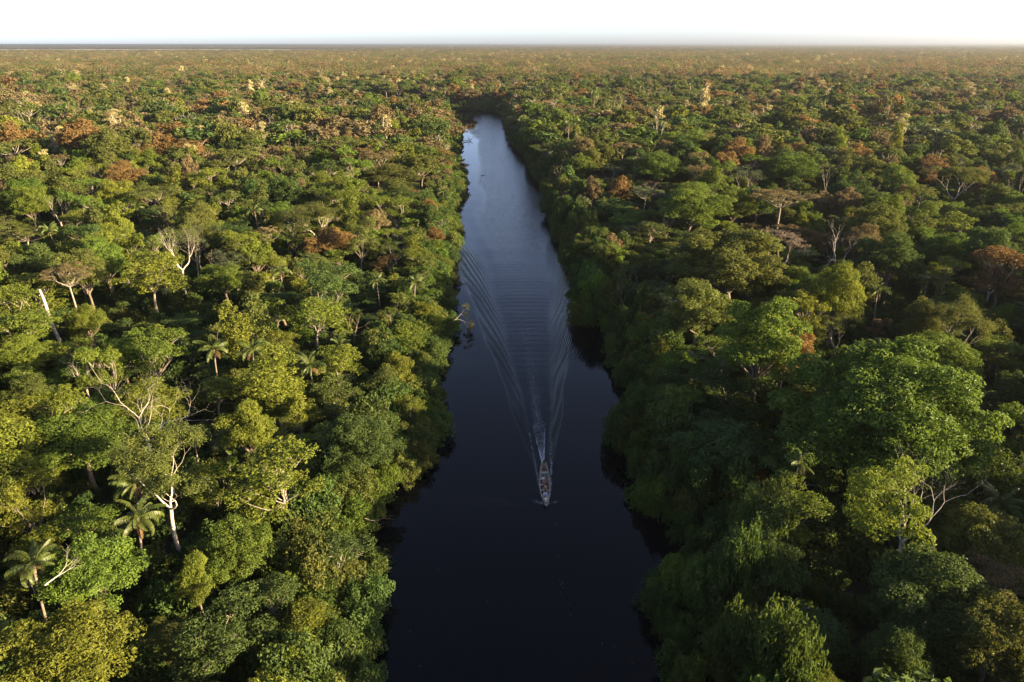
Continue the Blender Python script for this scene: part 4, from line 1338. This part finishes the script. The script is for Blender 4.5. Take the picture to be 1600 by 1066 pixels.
me = bpy.data.meshes.new('forest')
me.vertices.add(len(pts))
me.vertices.foreach_set("co", np.array(pts, np.float32).ravel())
a = me.attributes.new('pick', 'INT', 'POINT'); a.data.foreach_set('value', np.array(pid, np.int32))
a = me.attributes.new('turn', 'FLOAT_VECTOR', 'POINT'); a.data.foreach_set('vector', np.array(rot, np.float32).ravel())
a = me.attributes.new('size', 'FLOAT_VECTOR', 'POINT'); a.data.foreach_set('vector', np.array(scl, np.float32).ravel())
forest = link('forest', me)
tag(forest, 'dense mixed forest canopy stretching away to the horizon on both banks', 'forest', None, 'stuff')
ng = bpy.data.node_groups.new('forest_scatter', 'GeometryNodeTree')
ng.interface.new_socket(name='Geometry', in_out='INPUT', socket_type='NodeSocketGeometry')
ng.interface.new_socket(name='Geometry', in_out='OUTPUT', socket_type='NodeSocketGeometry')
gi, go = ng.nodes.new('NodeGroupInput'), ng.nodes.new('NodeGroupOutput')
iop = ng.nodes.new('GeometryNodeInstanceOnPoints')
ci = ng.nodes.new('GeometryNodeCollectionInfo')
ci.inputs['Collection'].default_value = LIB
ci.inputs['Separate Children'].default_value = True
ci.inputs['Reset Children'].default_value = True
iop.inputs['Pick Instance'].default_value = True
def named(nm, ty):
    nd = ng.nodes.new('GeometryNodeInputNamedAttribute'); nd.data_type = ty; nd.inputs['Name'].default_value = nm
    return nd.outputs['Attribute']
ng.links.new(gi.outputs[0], iop.inputs['Points'])
ng.links.new(ci.outputs[0], iop.inputs['Instance'])
ng.links.new(named('pick', 'INT'), iop.inputs['Instance Index'])
e2r = ng.nodes.new('FunctionNodeEulerToRotation')
ng.links.new(named('turn', 'FLOAT_VECTOR'), e2r.inputs[0])
ng.links.new(e2r.outputs[0], iop.inputs['Rotation'])
ng.links.new(named('size', 'FLOAT_VECTOR'), iop.inputs['Scale'])
ng.links.new(iop.outputs[0], go.inputs[0])
md = forest.modifiers.new('scatter', 'NODES'); md.node_group = ng

# ------------------------------------------------------------------ small wooden things on the banks
def simple_thing(name, mb, mat, label, cat, smooth=True, loc=(0, 0, 0)):
    o = link(name, mb.mesh(name, [M[mat] if isinstance(mat, str) else mat], smooth))
    o.location = loc
    tag(o, label, cat)
    return o
r2 = np.random.default_rng(21)
# broken leaning trunk, left bank
pz = at(88, 507, 8.0); pt = at(70, 450, 15.0)
b = np.array([pz[0], pz[1], 0.5]); top = np.array([pz[0] - 1.6, pz[1] + 0.3, 15.0])
mb = MB(); tt = np.linspace(0, 1, 8)[:, None]
path = b + (top - b) * tt + np.sin(tt * 9) * 0.08
tube(mb, path, np.array([.42, .38, .35, .33, .31, .29, .26, .20]), 8)
tube(mb, curve(path[6], path[6] + np.array([-0.5, -0.2, 1.0]), r2, 4, 0.05), [0.16, 0.13, 0.1, 0.06], 6)
simple_thing('broken_trunk', mb, 'palebark', 'broken leaning pale trunk without branches, left bank', 'dead trunk')
# fallen log reaching into the far river
mb = MB()
p0, p1 = at(714, 222, 0.6), at(736, 219, 0.4)
tube(mb, curve(p0, p1, r2, 6, 0.02), np.linspace(0.35, 0.2, 6), 6)
for q in range(7):
    s_ = p1 + (p0 - p1) * r2.uniform(0, 0.3)
    tube(mb, curve(s_, s_ + np.array([r2.uniform(-.5, 2.2), r2.uniform(-2, 2), r2.uniform(0.8, 2.6)]), r2, 4, 0.1), np.linspace(0.12, 0.03, 4), 4)
simple_thing('fallen_log', mb, 'bark', 'fallen log with bare twigs reaching into the far river from the left bank', 'log')
mb = MB()
p0, p1 = at(752, 274.5, 0.05), at(757, 273.5, 0.08)
tube(mb, curve(p0, p1, r2, 5, 0.03), np.linspace(0.16, 0.1, 5), 6)
tube(mb, curve(p1, p1 + np.array([0.6, 0.5, 0.5]), r2, 3, 0.1), [0.07, 0.05, 0.03], 5)
simple_thing('driftwood', mb, 'darkbark', 'small dark driftwood floating in the far river', 'driftwood')
def bare_branch(name, p0, p1, seed, label, leafy=False, mat='bark', r0=0.12):
    rr = np.random.default_rng(seed)
    mb = MB()
    d = unit(np.asarray(p1) - np.asarray(p0)); Lb = float(np.linalg.norm(np.asarray(p1) - np.asarray(p0)))
    tips = []
    grow(mb, rr, p0, d, Lb * 0.36, r0, 5, 0.55, 0.0, 6, tips, (2, 3), 0.72)
    root = link(name, mb.mesh(name, [M[mat]], True))
    tag(root, label, 'branch')
    if leafy:
        lm = MB()
        clump_leaves(lm, [(t_, 0.42) for t_ in tips[::2]], rr, 0.28, 16, squash=0.7, low=-0.8, fill=0)
        link('leaves', lm.mesh('leaves', [M['olive']]), root)
bare_branch('overhanging_branch', at(700, 505, 2.5), at(735, 488, 3.2), 5, 'thin leafy branch reaching over the water from the left bank beside the wake', True)
bare_branch('bare_branch', at(1265, 950, 8.5), at(1195, 945, 8.0), 8, 'grey leafless fallen branch on dark shrubs, lower right', False, 'bark', 0.11)
bare_branch('bare_branch', at(1070, 470, 10.5), at(1030, 462, 10.5), 9, 'crooked bare pale branch among shaded crowns, right bank beside the wake', False, 'palebark', 0.11)
bare_branch('bare_branch', at(70, 915, 12.5), at(130, 870, 13.5), 12, 'tangled bare pale branches right of the sunlit palm, lower left', False, 'palebark', 0.075)
bare_branch('bare_branch', at(570, 810, 2.0), at(615, 815, 0.9), 14, 'dry grey twigs hanging to the water from the left bank below the boat', False, 'bark', 0.06)
bare_branch('bare_branch', at(560, 700, 7.0), at(585, 660, 7.5), 15, 'dry brown twigs in the shaded shrubs left of the boat', False, 'bark', 0.08)

# ------------------------------------------------------------------ the boat
mat_hull = noise_mat('weathered_wood', (0.17, 0.13, 0.10), (0.32, 0.26, 0.20), 3.0, 0.75, 0.4, stretch=(4, 0.6, 4))
mat_gun = noise_mat('gunwale_wood', (0.36, 0.28, 0.20), (0.54, 0.44, 0.34), 3.0, 0.7, 0.3, stretch=(4, 0.6, 4))
mat_floor = noise_mat('grey_floorboard', (0.26, 0.26, 0.25), (0.40, 0.40, 0.39), 3.0, 0.8, 0.3)
mat_black = noise_mat('black_plastic', (0.010, 0.010, 0.011), (0.022, 0.022, 0.024), 5, 0.4, 0)
mat_grey = noise_mat('grey_metal', (0.20, 0.20, 0.21), (0.32, 0.32, 0.33), 6, 0.4, 0)
mat_tarp = noise_mat('green_tarpaulin', (0.05, 0.085, 0.07), (0.09, 0.13, 0.11), 3, 0.6, 0.5)
LB_, BEAM = 10.2, 1.5
def half_beam(u):       # u 0 stern .. 1 bow
    if u < 0.55: return BEAM / 2 * (0.42 + 0.58 * math.sin(math.pi / 2 * (u / 0.55)) ** 0.8)
    return BEAM / 2 * max(0.03, 1 - ((u - 0.55) / 0.45) ** 2.1)
def sheer(u): return 0.40 + 0.06 * (1 - u) ** 4 + 0.34 * max(0, u - 0.55) ** 2 / 0.2
def keel(u): return -0.12 + 0.50 * max(0, u - 0.8) ** 2 / 0.04 * 0.8
boat = empty('wooden_canoe', (BOAT[0], BOAT[1], 0.0), math.radians(180 - 0.9))
tag(boat, 'long narrow wooden motor canoe carrying people down the river', 'boat')
def hull():
    mb = MB()
    NU, NV = 26, 9
    for inner in (0, 1):
        V = []
        for i in range(NU):
            u = i / (NU - 1); y = -LB_ / 2 + LB_ * u
            hb = half_beam(u) - 0.035 * inner; sh = sheer(u); kl = keel(u) + 0.05 * inner
            hb = max(hb, 0.008)
            for j in range(NV):
                a = math.pi * j / (NV - 1)
                ca, sa = math.cos(a), math.sin(a)
                x = -hb * math.copysign(abs(ca) ** 0.6, ca)
                z = sh - (sh - kl) * sa ** 0.75
                V.append((x, y, z))
        F = []
        for i in range(NU - 1):
            for j in range(NV - 1):
                q = [i * NV + j, i * NV + j + 1, (i + 1) * NV + j + 1, (i + 1) * NV + j]
                F.append(q[::-1] if not inner else q)
        mb.add(V, F)
        if not inner:   # transom
            mb.add(V[:NV] , [[0, j, j + 1] for j in range(1, NV - 1)])
    return mb
link('hull', hull().mesh('hull', [mat_hull], True), boat)
for sx in (-1, 1):
    mb = MB()
    U = np.linspace(0, 1, 26)
    pts_ = np.array([(sx * (half_beam(u) - 0.02), -LB_ / 2 + LB_ * u, sheer(u) + 0.012) for u in U])
    tube(mb, pts_, np.full(26, 0.038), 6)
    link('gunwale', mb.mesh('gunwale', [mat_gun], True), boat)
for u in (0.10, 0.24, 0.40, 0.54, 0.67, 0.80):
    mb = MB(); w = 2 * half_beam(u) - 0.12
    box(mb, (0, -LB_ / 2 + LB_ * u, 0.25), (w, 0.24, 0.035))
    link('thwart', mb.mesh('thwart', [mat_gun]), boat)
for k in range(3):
    mb = MB(); box(mb, ((k - 1) * 0.23, -0.35, 0.0), (0.215, 6.2, 0.025)); link('floorboard', mb.mesh('floorboard', [mat_floor]), boat)
mb = MB()
V = []
for u in (0.885, 0.92, 0.96, 0.995):
    h_ = half_beam(u) - 0.03
    V += [(-h_, -LB_ / 2 + LB_ * u, sheer(u) + 0.004), (h_, -LB_ / 2 + LB_ * u, sheer(u) + 0.004)]
V2 = [(x, y, z + 0.03) for x, y, z in V]
Vd = V + V2
F = []
for k in range(3):
    a_, b_ = 2 * k, 2 * k + 2
    F += [[8 + a_, 8 + a_ + 1, 8 + b_ + 1, 8 + b_], [a_, b_, b_ + 1, a_ + 1], [a_, 8 + a_, 8 + b_, b_], [a_ + 1, b_ + 1, 8 + b_ + 1, 8 + a_ + 1]]
F += [[0, 1, 9, 8], [6, 14, 15, 7]]
mb.add(Vd, F)
link('bow_deck', mb.mesh('bow_deck', [mat_gun]), boat)
mb = MB()
# outboard motor on the transom
tube(mb, [(0, -5.16, -0.35), (0, -5.16, 0.1), (0, -5.14, 0.45)], [0.05, 0.06, 0.07], 8)
motor = link('outboard_motor', mb.mesh('outboard_motor', [mat_grey], True), boat)
mb = MB()
tube(mb, [(0, -5.17, 0.42), (0, -5.18, 0.5), (0, -5.18, 0.66), (0, -5.17, 0.74)], [0.13, 0.17, 0.16, 0.10], 10)
link('cowling', mb.mesh('cowling', [mat_black], True), motor)
mb = MB(); tube(mb, [(0, -5.05, 0.55), (0.08, -4.75, 0.58), (0.12, -4.5, 0.6)], [0.025, 0.02, 0.022], 6)
link('tiller', mb.mesh('tiller', [mat_black], True), motor)
boat_m = Matrix.Translation((BOAT[0], BOAT[1], 0)) @ Matrix.Rotation(math.radians(180 - 0.9), 4, 'Z')
def in_boat(x, y, z):      # boat coordinates (+y to the bow) -> world
    return boat_m @ Vector((x, y, z))

# cargo
def cargo(name, mbs, mat, label, cat, bx, by, bz, rz=0):
    o = link(name, mbs.mesh(name, [mat], True))
    o.location = in_boat(bx, by, bz); o.rotation_euler = (0, 0, math.radians(179.1) + rz)
    tag(o, label, cat)
mb = MB()
n_ = 9
gx_, gy_ = np.meshgrid(np.linspace(-1, 1, n_), np.linspace(-1, 1, n_))
zz = 0.34 * (1 - np.maximum(np.abs(gx_), np.abs(gy_)) ** 5) + 0.03 * np.sin(gx_ * 5) * np.cos(gy_ * 4)
ii, jj = np.meshgrid(np.arange(n_ - 1), np.arange(n_ - 1), indexing='ij')
mb.add(np.stack([gx_ * 0.40, gy_ * 0.46, zz], -1).reshape(-1, 3), np.stack([ii * n_ + jj, ii * n_ + jj + 1, (ii + 1) * n_ + jj + 1, (ii + 1) * n_ + jj], -1).reshape(-1, 4))
cargo('tarpaulin_bundle', mb, mat_tarp, 'grey-green tarpaulin bundle behind the white-shirted passenger in the canoe', 'cargo', 0.0, -2.0, 0.02)
mb = MB(); box(mb, (0, 0, 0.16), (0.62, 0.26, 0.30)); box(mb, (0, 0, 0.325), (0.65, 0.29, 0.035)); box(mb, (0, 0, 0.36), (0.2, 0.03, 0.03))
cargo('cool_box', mb, mat_black, 'black box beside the grey-green tarpaulin in the canoe', 'box', 0.02, -1.32, 0.02)
mb = MB()
tube(mb, [(0, 0, 0), (0, 0, 0.12), (0, 0, 0.3), (0, 0, 0.42), (0, 0, 0.48)], [0.2, 0.26, 0.25, 0.17, 0.06], 10)
cargo('sack', mb, noise_mat('sackcloth', (0.30, 0.21, 0.13), (0.42, 0.31, 0.20), 8, 0.9, 0.4), 'tan sack lying behind the bow passenger in the canoe', 'sack', -0.16, 3.55, 0.03)

# people: one skinned body each, seated facing the bow
def cloth(nm, c, k=0.75): return noise_mat(nm, tuple(q * k for q in c), c, 14, 0.85, 0.2)
SKIN = noise_mat('brown_skin', (0.19, 0.095, 0.055), (0.25, 0.13, 0.08), 10, 0.5, 0)
HAIR = noise_mat('black_hair', (0.008, 0.007, 0.006), (0.02, 0.017, 0.014), 30, 0.6, 0.3)
def body_mesh(seed, lean=0.1, tiller=False):
    rr = np.random.default_rng(seed)
    V, E, Rd, Cl = [], [], [], []
    def v(p, r, c, par=None):
        V.append(p); Rd.append(r); Cl.append(c)
        if par is not None: E.append((par, len(V) - 1))
        return len(V) - 1
    pel = v((0, 0, 0.10), 0.15, 1)
    wst = v((0, lean * 0.2, 0.27), 0.135, 0, pel)
    chs = v((0, lean * 0.6, 0.46), 0.155, 0, wst)
    nk = v((0, lean, 0.60), 0.062, 2, chs)
    hd0 = v((0, lean + 0.02, 0.68), 0.085, 2, nk)
    hd1 = v((0, lean + 0.03, 0.77), 0.095, 2, hd0)
    v((0, lean + 0.03, 0.84), 0.07, 2, hd1)
    v((0, lean + 0.135, 0.735), 0.02, 2, hd1)       # nose
    for s in (-1, 1):
        hip = v((0.11 * s, 0.06, 0.09), 0.095, 1, pel)
        kn = v((0.15 * s, 0.46, 0.15), 0.068, 1, hip)
        an = v((0.14 * s, 0.50, -0.18), 0.045, 2, kn)
        v((0.14 * s, 0.64, -0.20), 0.04, 2, an)
        sh = v((0.19 * s, lean * 0.75, 0.52), 0.065, 0, chs)
        if tiller and s > 0:
            el = (0.26, -0.16, 0.36); wr = (0.16, -0.36, 0.32); fd = np.array([0.0, -1, 0])
        else:
            el = (0.25 * s, lean + 0.10, 0.30); wr = (0.17 * s, lean + 0.30, 0.24); fd = np.array([-0.2 * s, 0.9, -0.3])
        e = v(el, 0.045, 0, sh)
        w = v(wr, 0.030, 2, e)
        pm = v(tuple(np.array(wr) + unit(fd) * 0.07), 0.034, 2, w)
        sd_ = unit(np.cross(fd, (0, 0, 1.0)))
        for q in range(4):
            b_ = np.array(wr) + unit(fd) * 0.09 + sd_ * (q - 1.5) * 0.021
            f0 = v(tuple(b_), 0.0095, 2, pm)
            f1 = v(tuple(b_ + unit(fd) * (0.038 + 0.006 * (q in (1, 2)))), 0.009, 2, f0)
            v(tuple(b_ + unit(fd) * 0.055 + np.array([0, 0, -0.028])), 0.008, 2, f1)
        t0 = v(tuple(np.array(wr) + unit(fd) * 0.04 - s * sd_ * 0.045), 0.011, 2, w)
        v(tuple(np.array(wr) + unit(fd) * 0.08 - s * sd_ * 0.055), 0.009, 2, t0)
    me_ = bpy.data.meshes.new('body'); me_.from_pydata(V, E, [])
    o = bpy.data.objects.new('tmp_body', me_); COL.objects.link(o)
    sk = o.modifiers.new('skin', 'SKIN')
    for i, r in enumerate(Rd):
        me_.skin_vertices[0].data[i].radius = (r, r * (0.78 if Cl[i] in (0, 1) and i < 3 else 1))
    me_.skin_vertices[0].data[0].use_root = True
    sb = o.modifiers.new('sub', 'SUBSURF'); sb.levels = 1; sb.render_levels = 1
    dg = bpy.context.evaluated_depsgraph_get()
    res = bpy.data.meshes.new_from_object(o.evaluated_get(dg))
    bpy.data.objects.remove(o)
    VA = np.array(V); CA = np.array(Cl)
    idx = []
    for p in res.polygons:
        c = np.array(p.center)
        idx.append(int(CA[np.argmin(((VA - c) ** 2).sum(1))]))
        p.use_smooth = True
    res.materials.clear()
    return res, idx, lean
def person(bx, by, bz, shirt, trousers, label, seed, lean=0.1, hat=None, tiller=False, rz=0.0):
    me_, idx, ln = body_mesh(seed, lean, tiller)
    for mm in (shirt, trousers, SKIN): me_.materials.append(mm)
    me_.polygons.foreach_set('material_index', np.array(idx, np.int32))
    o = link('person', me_)
    o.location = in_boat(bx, by, bz); o.rotation_euler = (0, 0, math.radians(179.1) + rz)
    tag(o, label, 'person', 'people in the canoe')
    mb = MB()
    a = np.linspace(0, 2 * np.pi, 12, endpoint=False)
    if hat:
        prof = [(0.20, 0.80), (0.205, 0.79), (0.12, 0.825), (0.105, 0.90), (0.06, 0.935), (0.005, 0.94)]
    else:
        prof = [(0.088, 0.73), (0.108, 0.76), (0.112, 0.82), (0.085, 0.875), (0.04, 0.905), (0.005, 0.91)]
    V = [(r * math.cos(q), ln + 0.02 + r * math.sin(q) - (0.015 if not hat else 0), z) for r, z in prof for q in a]
    F = [[i * 12 + j, i * 12 + (j + 1) % 12, (i + 1) * 12 + (j + 1) % 12, (i + 1) * 12 + j] for i in range(5) for j in range(12)]
    mb.add(V, F)
    link('hat' if hat else 'hair', mb.mesh('hat' if hat else 'hair', [hat or HAIR], True), o)
WHITE = cloth('white_cotton', (0.78, 0.79, 0.82)); BLUE = cloth('blue_cotton', (0.16, 0.24, 0.42)); BLACK = cloth('black_cotton', (0.015, 0.015, 0.018))
BROWN = cloth('brown_cotton', (0.20, 0.10, 0.06)); RED = cloth('dull_red_cotton', (0.15, 0.065, 0.05)); TAN = cloth('khaki_cotton', (0.30, 0.22, 0.14)); STRAW = cloth('straw', (0.48, 0.32, 0.17)); GREYC = cloth('grey_cotton', (0.18, 0.18, 0.19))
person(-0.02, -4.05, 0.27, TAN, BROWN, 'person in tan shirt steering at the stern of the canoe', 1, 0.08, None, True)
person(0.02, -3.25, 0.10, RED, BLACK, 'person in dull red shirt sitting just ahead of the steersman', 2, 0.05)
person(0.17, -0.75, 0.27, WHITE, GREYC, 'person in white shirt sitting in the middle of the canoe', 3, 0.12)
person(-0.24, -0.62, 0.27, BROWN, TAN, 'person in brown shirt beside the white-shirted passenger', 4, 0.05)
person(-0.23, 0.75, 0.27, BLACK, BLACK, 'person dressed in black sitting in the canoe', 5, 0.16)
person(0.20, 0.98, 0.10, RED, GREYC, 'person in dull red shirt sitting low beside the person in black', 6, 0.08)
person(-0.05, 1.78, 0.27, TAN, BROWN, 'person in tan shirt and straw hat in the canoe', 7, 0.10, STRAW)
person(0.03, 2.85, 0.27, WHITE, BLUE, 'person in white shirt sitting nearest the bow', 8, 0.18)

# ------------------------------------------------------------------ foam thrown up by bow and propeller, and leaves drifting on the water
mat_foam = noise_mat('foam', (0.45, 0.48, 0.52), (0.70, 0.72, 0.74), 9, 0.6, 0)
fr = np.random.default_rng(31)
mb = MB()
def flecks(x, y, size, z=0.012):
    n = len(x)
    zz = water_z(x, y) + z + fr.uniform(0, 0.02, n)
    p = np.stack([x, y, zz], -1)
    a = fr.uniform(0, 6.28, n)
    l = size * fr.uniform(0.5, 1.5, n)
    u = np.stack([np.cos(a), np.sin(a), 0 * a], -1) * l[:, None]; w = np.stack([-np.sin(a), np.cos(a), 0 * a], -1) * (l * fr.uniform(0.4, 1, n))[:, None]
    up = np.array([0, 0, 1.0]) * (l * 0.3)[:, None]
    v = np.stack([p - u, p + w, p + u, p - w, p + up], 1).reshape(-1, 3)
    base = np.arange(n)[:, None] * 5
    for f in ((0, 3, 4), (3, 2, 4), (2, 1, 4), (1, 0, 4)):
        mb.add(v if f == (0, 3, 4) else v, base + np.array([f]))
# propeller wash: two bright edges opening from the stern, broken foam between, fading up the trail
n = 420
s = 10.2 + fr.exponential(3.5, n); sg = fr.choice([-1, 1], n)
wd = 0.08 + 0.085 * np.minimum(s - 10.2, 11)
flecks(track_x(s) + sg * (wd + fr.normal(0, 0.05, n)), BOW_Y + s, 0.045)
n = 800
s = 10.3 + fr.exponential(8.0, n)
wd = 0.08 + 0.085 * np.minimum(s - 10.2, 9)
flecks(track_x(s) + fr.uniform(-1, 1, n) * wd, BOW_Y + s, 0.035)
n = 380
s = 20 + fr.uniform(0, 1, n) ** 1.6 * 55
flecks(track_x(s) - 0.25 + fr.normal(0, 0.22 + 0.004 * s, n), BOW_Y + s, 0.034)
# bow waves along both sides of the hull
n = 650
s = fr.exponential(6.0, n); sg = fr.choice([-1, 1], n)
lc = 0.60 * (1 - np.exp(-s / 1.6)) * 1.05 + 0.062 * np.maximum(s - 1, 0)
flecks(track_x(s) + sg * (lc + fr.normal(0, 0.05 + 0.006 * s, n)), BOW_Y + s, 0.042)
n = 130
l_ = 0.15 + fr.uniform(0, 1, n) ** 1.5 * 1.7; s = 0.15 + l_ * 0.45 + np.abs(fr.normal(0, 0.28, n)); sg = fr.choice([-1, 1], n, p=[0.65, 0.35])
flecks(track_x(s) + sg * l_, BOW_Y + s, 0.028)
foam = link('foam', mb.mesh('foam', [mat_foam]))
tag(foam, 'white foam flecks of the bow waves and the wake behind the canoe', 'foam', None, 'stuff')

mb = MB()
lv = [(855, 830), (873, 870), (874, 905), (877, 913), (880, 918), (876, 925), (889, 943), (888, 960), (711, 991), (640, 987), (794, 788), (915, 888), (939, 918), (950, 690), (945, 688), (930, 840),
      (630, 793), (688, 752), (610, 880), (654, 1042), (938, 1003), (985, 1035), (1000, 953), (870, 820), (960, 1010), (760, 940), (684, 892)]
for (px, py) in lv:
    q = at(px, py, 0.02)
    k = 2 if fr.uniform() < 0.3 else 1
    P_ = np.array([q + np.array([fr.normal(0, 0.15), fr.normal(0, 0.15), 0.0]) for _ in range(k)])
    leaves(mb, P_, np.tile([0, 0, 1.0], (k, 1)), fr, 0.20, 0.6, 0, 0.05)
drift = link('floating_leaves', mb.mesh('floating_leaves', [M['tan']]))
tag(drift, 'dry leaves drifting on the dark water near the camera', 'leaves', None, 'stuff')

# ------------------------------------------------------------------ haze over the far forest
mb = MB(); box(mb, (0, 21500, 28.5), (92000, 47000, 63.0))
hz = link('haze', mb.mesh('haze', []))
m = bpy.data.materials.new('haze_air'); m.use_nodes = True
nt = m.node_tree
for nd in list(nt.nodes):
    if nd.type == 'BSDF_PRINCIPLED': nt.nodes.remove(nd)
pv = nt.nodes.new('ShaderNodeVolumePrincipled')
pv.inputs['Color'].default_value = (0.27, 0.30, 0.35, 1)
pv.inputs['Density'].default_value = 0.00008
pv.inputs['Anisotropy'].default_value = 0.4
nt.links.new(pv.outputs[0], [n_ for n_ in nt.nodes if n_.type == 'OUTPUT_MATERIAL'][0].inputs['Volume'])
hz.data.materials.append(m)
tag(hz, kind='stuff')
print('INSTANCES', len(pts), 'SINGLES', len(single), len(ssingle), 'OBJECTS', len(COL.objects), 'TRIS', sum(len(q.loops) - 2 * len(q.polygons) for q in bpy.data.meshes))
